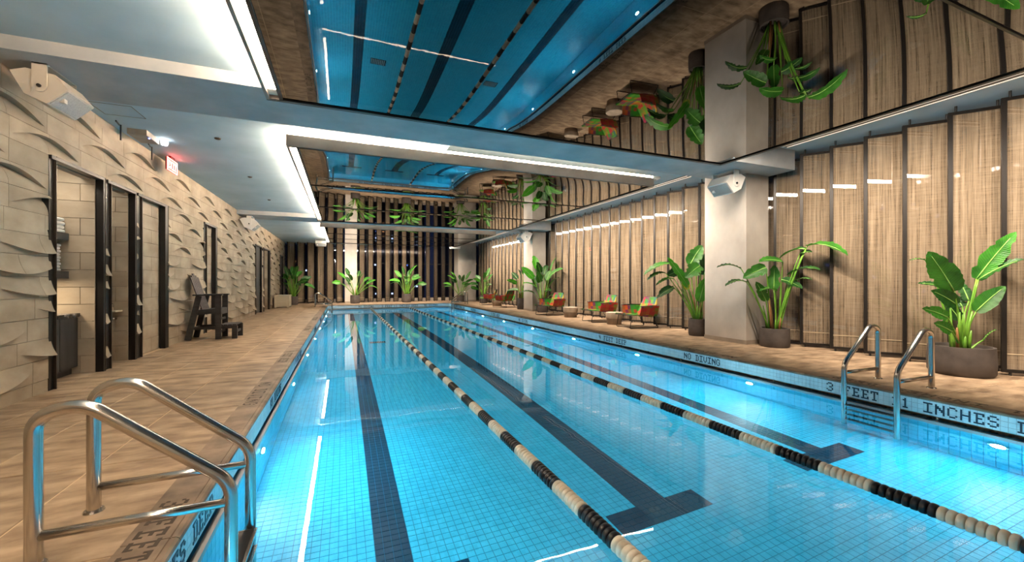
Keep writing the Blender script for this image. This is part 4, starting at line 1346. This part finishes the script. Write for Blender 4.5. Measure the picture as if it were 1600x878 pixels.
# ------------------------------------------------------------------ exit sign, emergency light, small ceiling fittings
t = thing('exit_sign', 'glowing red exit sign hanging under the ceiling by the relief wall', 'sign', (-3.5, 11.3, 4.0))
MB().box(-3.53, -3.50, 11.02, 11.60, 3.93, 4.20).obj('housing', M['exit_body'], t, world=True)
MB().box(-3.54, -3.49, 11.2, 11.42, 4.20, 4.26).obj('mount', M['exit_body'], t, world=True)
fr = MB()
for a in ((11.02, 11.60, 3.93, 3.945), (11.02, 11.60, 4.185, 4.20), (11.02, 11.035, 3.93, 4.20), (11.585, 11.60, 3.93, 4.20)):
    fr.box(-3.502, -3.492, *a)
fr.obj('lit_edge', M['exit'], t, world=True)
FONT['X'] = '10001 01010 01010 00100 01010 01010 10001'
letters('EXIT', (-3.499, 11.07, 3.975), (0, 1, 0), (0, 0, 1), 0.18, 0.122, M['exit'], t, 0.006)
t = thing('emergency_light', 'grey emergency light with a white lamp head beside the exit sign', 'light', (-3.40, 9.75, 4.26))
MB().box(-3.58, -3.30, 9.45, 10.0, 4.16, 4.26).obj('housing', M['sill'], t, world=True)
MB().lathe([(0.05, 0), (0.06, 0.06), (0.04, 0.10)], (-3.2, 9.95, 4.15), 14).obj('lamp_head', M['lamp_white'], t, world=True, smooth=True)
MB().lathe([(0.012, 0), (0.012, 0.01)], (-3.32, 9.62, 4.15), 8).obj('indicator', M['lamp_blue'], t, world=True)
for k, (y, w_) in enumerate(((9.28, 'left of'), (10.55, 'right of'))):
    t = thing('hanging_rod', 'thin black rod bent from the ceiling, just %s the emergency light' % w_, 'rod', (-3.58, y, 4.2))
    MB().bar((-3.62, y, 4.245), (-3.58, y - 0.22, 4.245), 0.02, 0.02).bar((-3.6, y, 4.25), (-3.6, y, 3.98), 0.02, 0.02).obj('rod', M['black'], t, world=True)
for k, (x, y) in enumerate(((-2.23, 9.48), (-2.26, 12.62), (-2.29, 15.9))):
    t = thing('sprinkler_head', 'small round sprinkler cap in the left ceiling, %s from the near beam' % ORD[k], 'sprinkler', (x, y, 4.26))
    MB().lathe([(0.02, -0.03), (0.05, -0.018), (0.055, 0)], (0, 0, 0), 12).obj('cap', M['frame_edge'], t, smooth=True)
t = thing('smoke_detector', 'round white smoke detector in the ceiling beyond the big column', 'detector', (8.45, 9.6, 4.56))
MB().lathe([(0.09, -0.07), (0.15, -0.04), (0.16, 0)], (0, 0, 0), 24).obj('body', M['speaker_w'], t, smooth=True)
MB().lathe([(0.03, -0.08), (0.04, -0.07)], (0, 0, 0), 12).obj('sensor', M['sill'], t)

# ------------------------------------------------------------------ towel alcove and wash alcove
for z, w_ in ((2.24, 'upper'), (1.62, 'lower')):
    t = thing('wall_shelf', '%s dark towel shelf in the first alcove' % w_, 'shelf', (-4.5, 8.3, z))
    MB().box(-4.92, -4.14, 7.5, 8.97, z - 0.06, z + 0.05).obj('board', M['wood_dark'], t, world=True)
def towel(x, y, z, sx, sy, h, label, group):
    mb = MB(); n = 10; prof = []
    for i in range(n + 1):                                        # folded towel: rounded front fold
        a = -math.pi / 2 + math.pi * i / n
        prof.append((sx - h / 2 + h / 2 * math.cos(a), h / 2 + h / 2 * math.sin(a)))
    prof += [(0, h), (0, 0)]
    V = [(a, 0, b) for a, b in prof] + [(a, sy, b) for a, b in prof]; m_ = len(prof)
    F = [(i, (i + 1) % m_, m_ + (i + 1) % m_, m_ + i) for i in range(m_)] + [tuple(range(m_))[::-1], tuple(range(m_, 2 * m_))]
    mb.add(V, F)
    o = mb.obj('towel', M['towel'], None, (x, y, z))
    shade_by_angle(o, 40)
    tag(o, label, 'towel', group)
for k in range(4):
    towel(-4.76, 8.32, 2.291 + 0.062 * k, 0.58, 0.64 - 0.02 * (k % 2), 0.058, 'folded white towel on the upper alcove shelf, %s from the bottom' % ORD[k], 'towels on the upper shelf')
for k in range(9):
    towel(-4.76, 8.36, 1.671 + 0.050 * k, 0.53, 0.60 - 0.02 * (k % 2), 0.047, 'folded white towel on the lower alcove shelf, %s from the bottom' % ORD[k], 'towels on the lower shelf')
t = thing('cabinet', 'dark wooden cabinet with a marble top in the first alcove', 'cabinet', (-4.4, 8.3, 0))
MB().box(-4.90, -4.045, 7.5, 8.965, 0.11, 0.93).obj('carcass', M['wood_dark'], t, world=True)
MB().box(-4.88, -4.10, 7.5, 8.96, 0.0, 0.11).obj('plinth', M['wood_dark'], t, world=True)
for y in (7.55, 8.03, 8.505):
    d_ = MB().cbox(0, 0.02, 0, 0.455, 0, 0.80, 0.003).obj('door', M['wood_dark'], t, (-4.045 + 4.4, y - 8.3, 0.12))
MB().cbox(-4.91, -4.0, 7.48, 8.972, 0.932, 0.99, 0.004).obj('countertop', M['marble'], t, world=True)
t = thing('wash_basin', 'small wall basin with a chrome tap in the second alcove', 'basin', (-4.1, 10.1, 0.95))
MB().box(-4.30, -3.90, 9.86, 10.13, 0.94, 0.965).obj('ledge', M['cream'], t, world=True)
MB().tube(rounded([(-4.02, 10.06, 0.965), (-4.02, 10.06, 1.09), (-4.02, 9.95, 1.09), (-4.02, 9.94, 1.05)], 0.04), 0.012, 8).obj('tap', M['steel'], t, world=True, smooth=True)
MB().tube([(-4.0, 10.13, 0.80), (-4.0, 10.0, 0.80)], 0.02, 8).obj('drain_pipe', M['steel'], t, world=True, smooth=True)

# ------------------------------------------------------------------ night city beyond the glass
def tower(name, x0, x1, y0, y1, h, label, side):
    t = thing(name, label, 'building', ((x0 + x1) / 2, (y0 + y1) / 2, 0))
    box('facade', M['city_wall'], x0, x1, y0, y1, -12, h, t)
    rr = random.Random(int(h * 10))
    for k in range(26):
        m_ = rr.choice([M['city_w'], M['city_w'], M['sky_glow'], M['sky_glow'], M['city_o']])
        z = -1.5 + 1.1 * rr.randrange(0, max(3, int(h / 1.1)))
        if side == 'f':
            x = x0 + 0.8 + (x1 - x0 - 2) * rr.random()
            box('window', m_, x, x + rr.uniform(0.15, 0.45), y0 - 0.05, y0, z, z + 0.22, t)
        else:
            y = y0 + 0.8 + (y1 - y0 - 2) * rr.random()
            box('window', m_, x0 - 0.05, x0, y, y + rr.uniform(0.15, 0.45), z, z + 0.22, t)
tower('apartment_tower', -16, -1, 60, 70, 16, 'dark building with lit windows behind the left of the far wall', 'f')
tower('apartment_tower', 1, 12, 66, 76, 9, 'dark building with lit windows behind the middle of the far wall', 'f')
tower('apartment_tower', 14, 30, 58, 66, 13, 'dark building with lit windows behind the far right corner', 'f')
tower('office_block', 40, 50, 6, 26, 11, 'dark building with lit windows beyond the right screens', 'r')
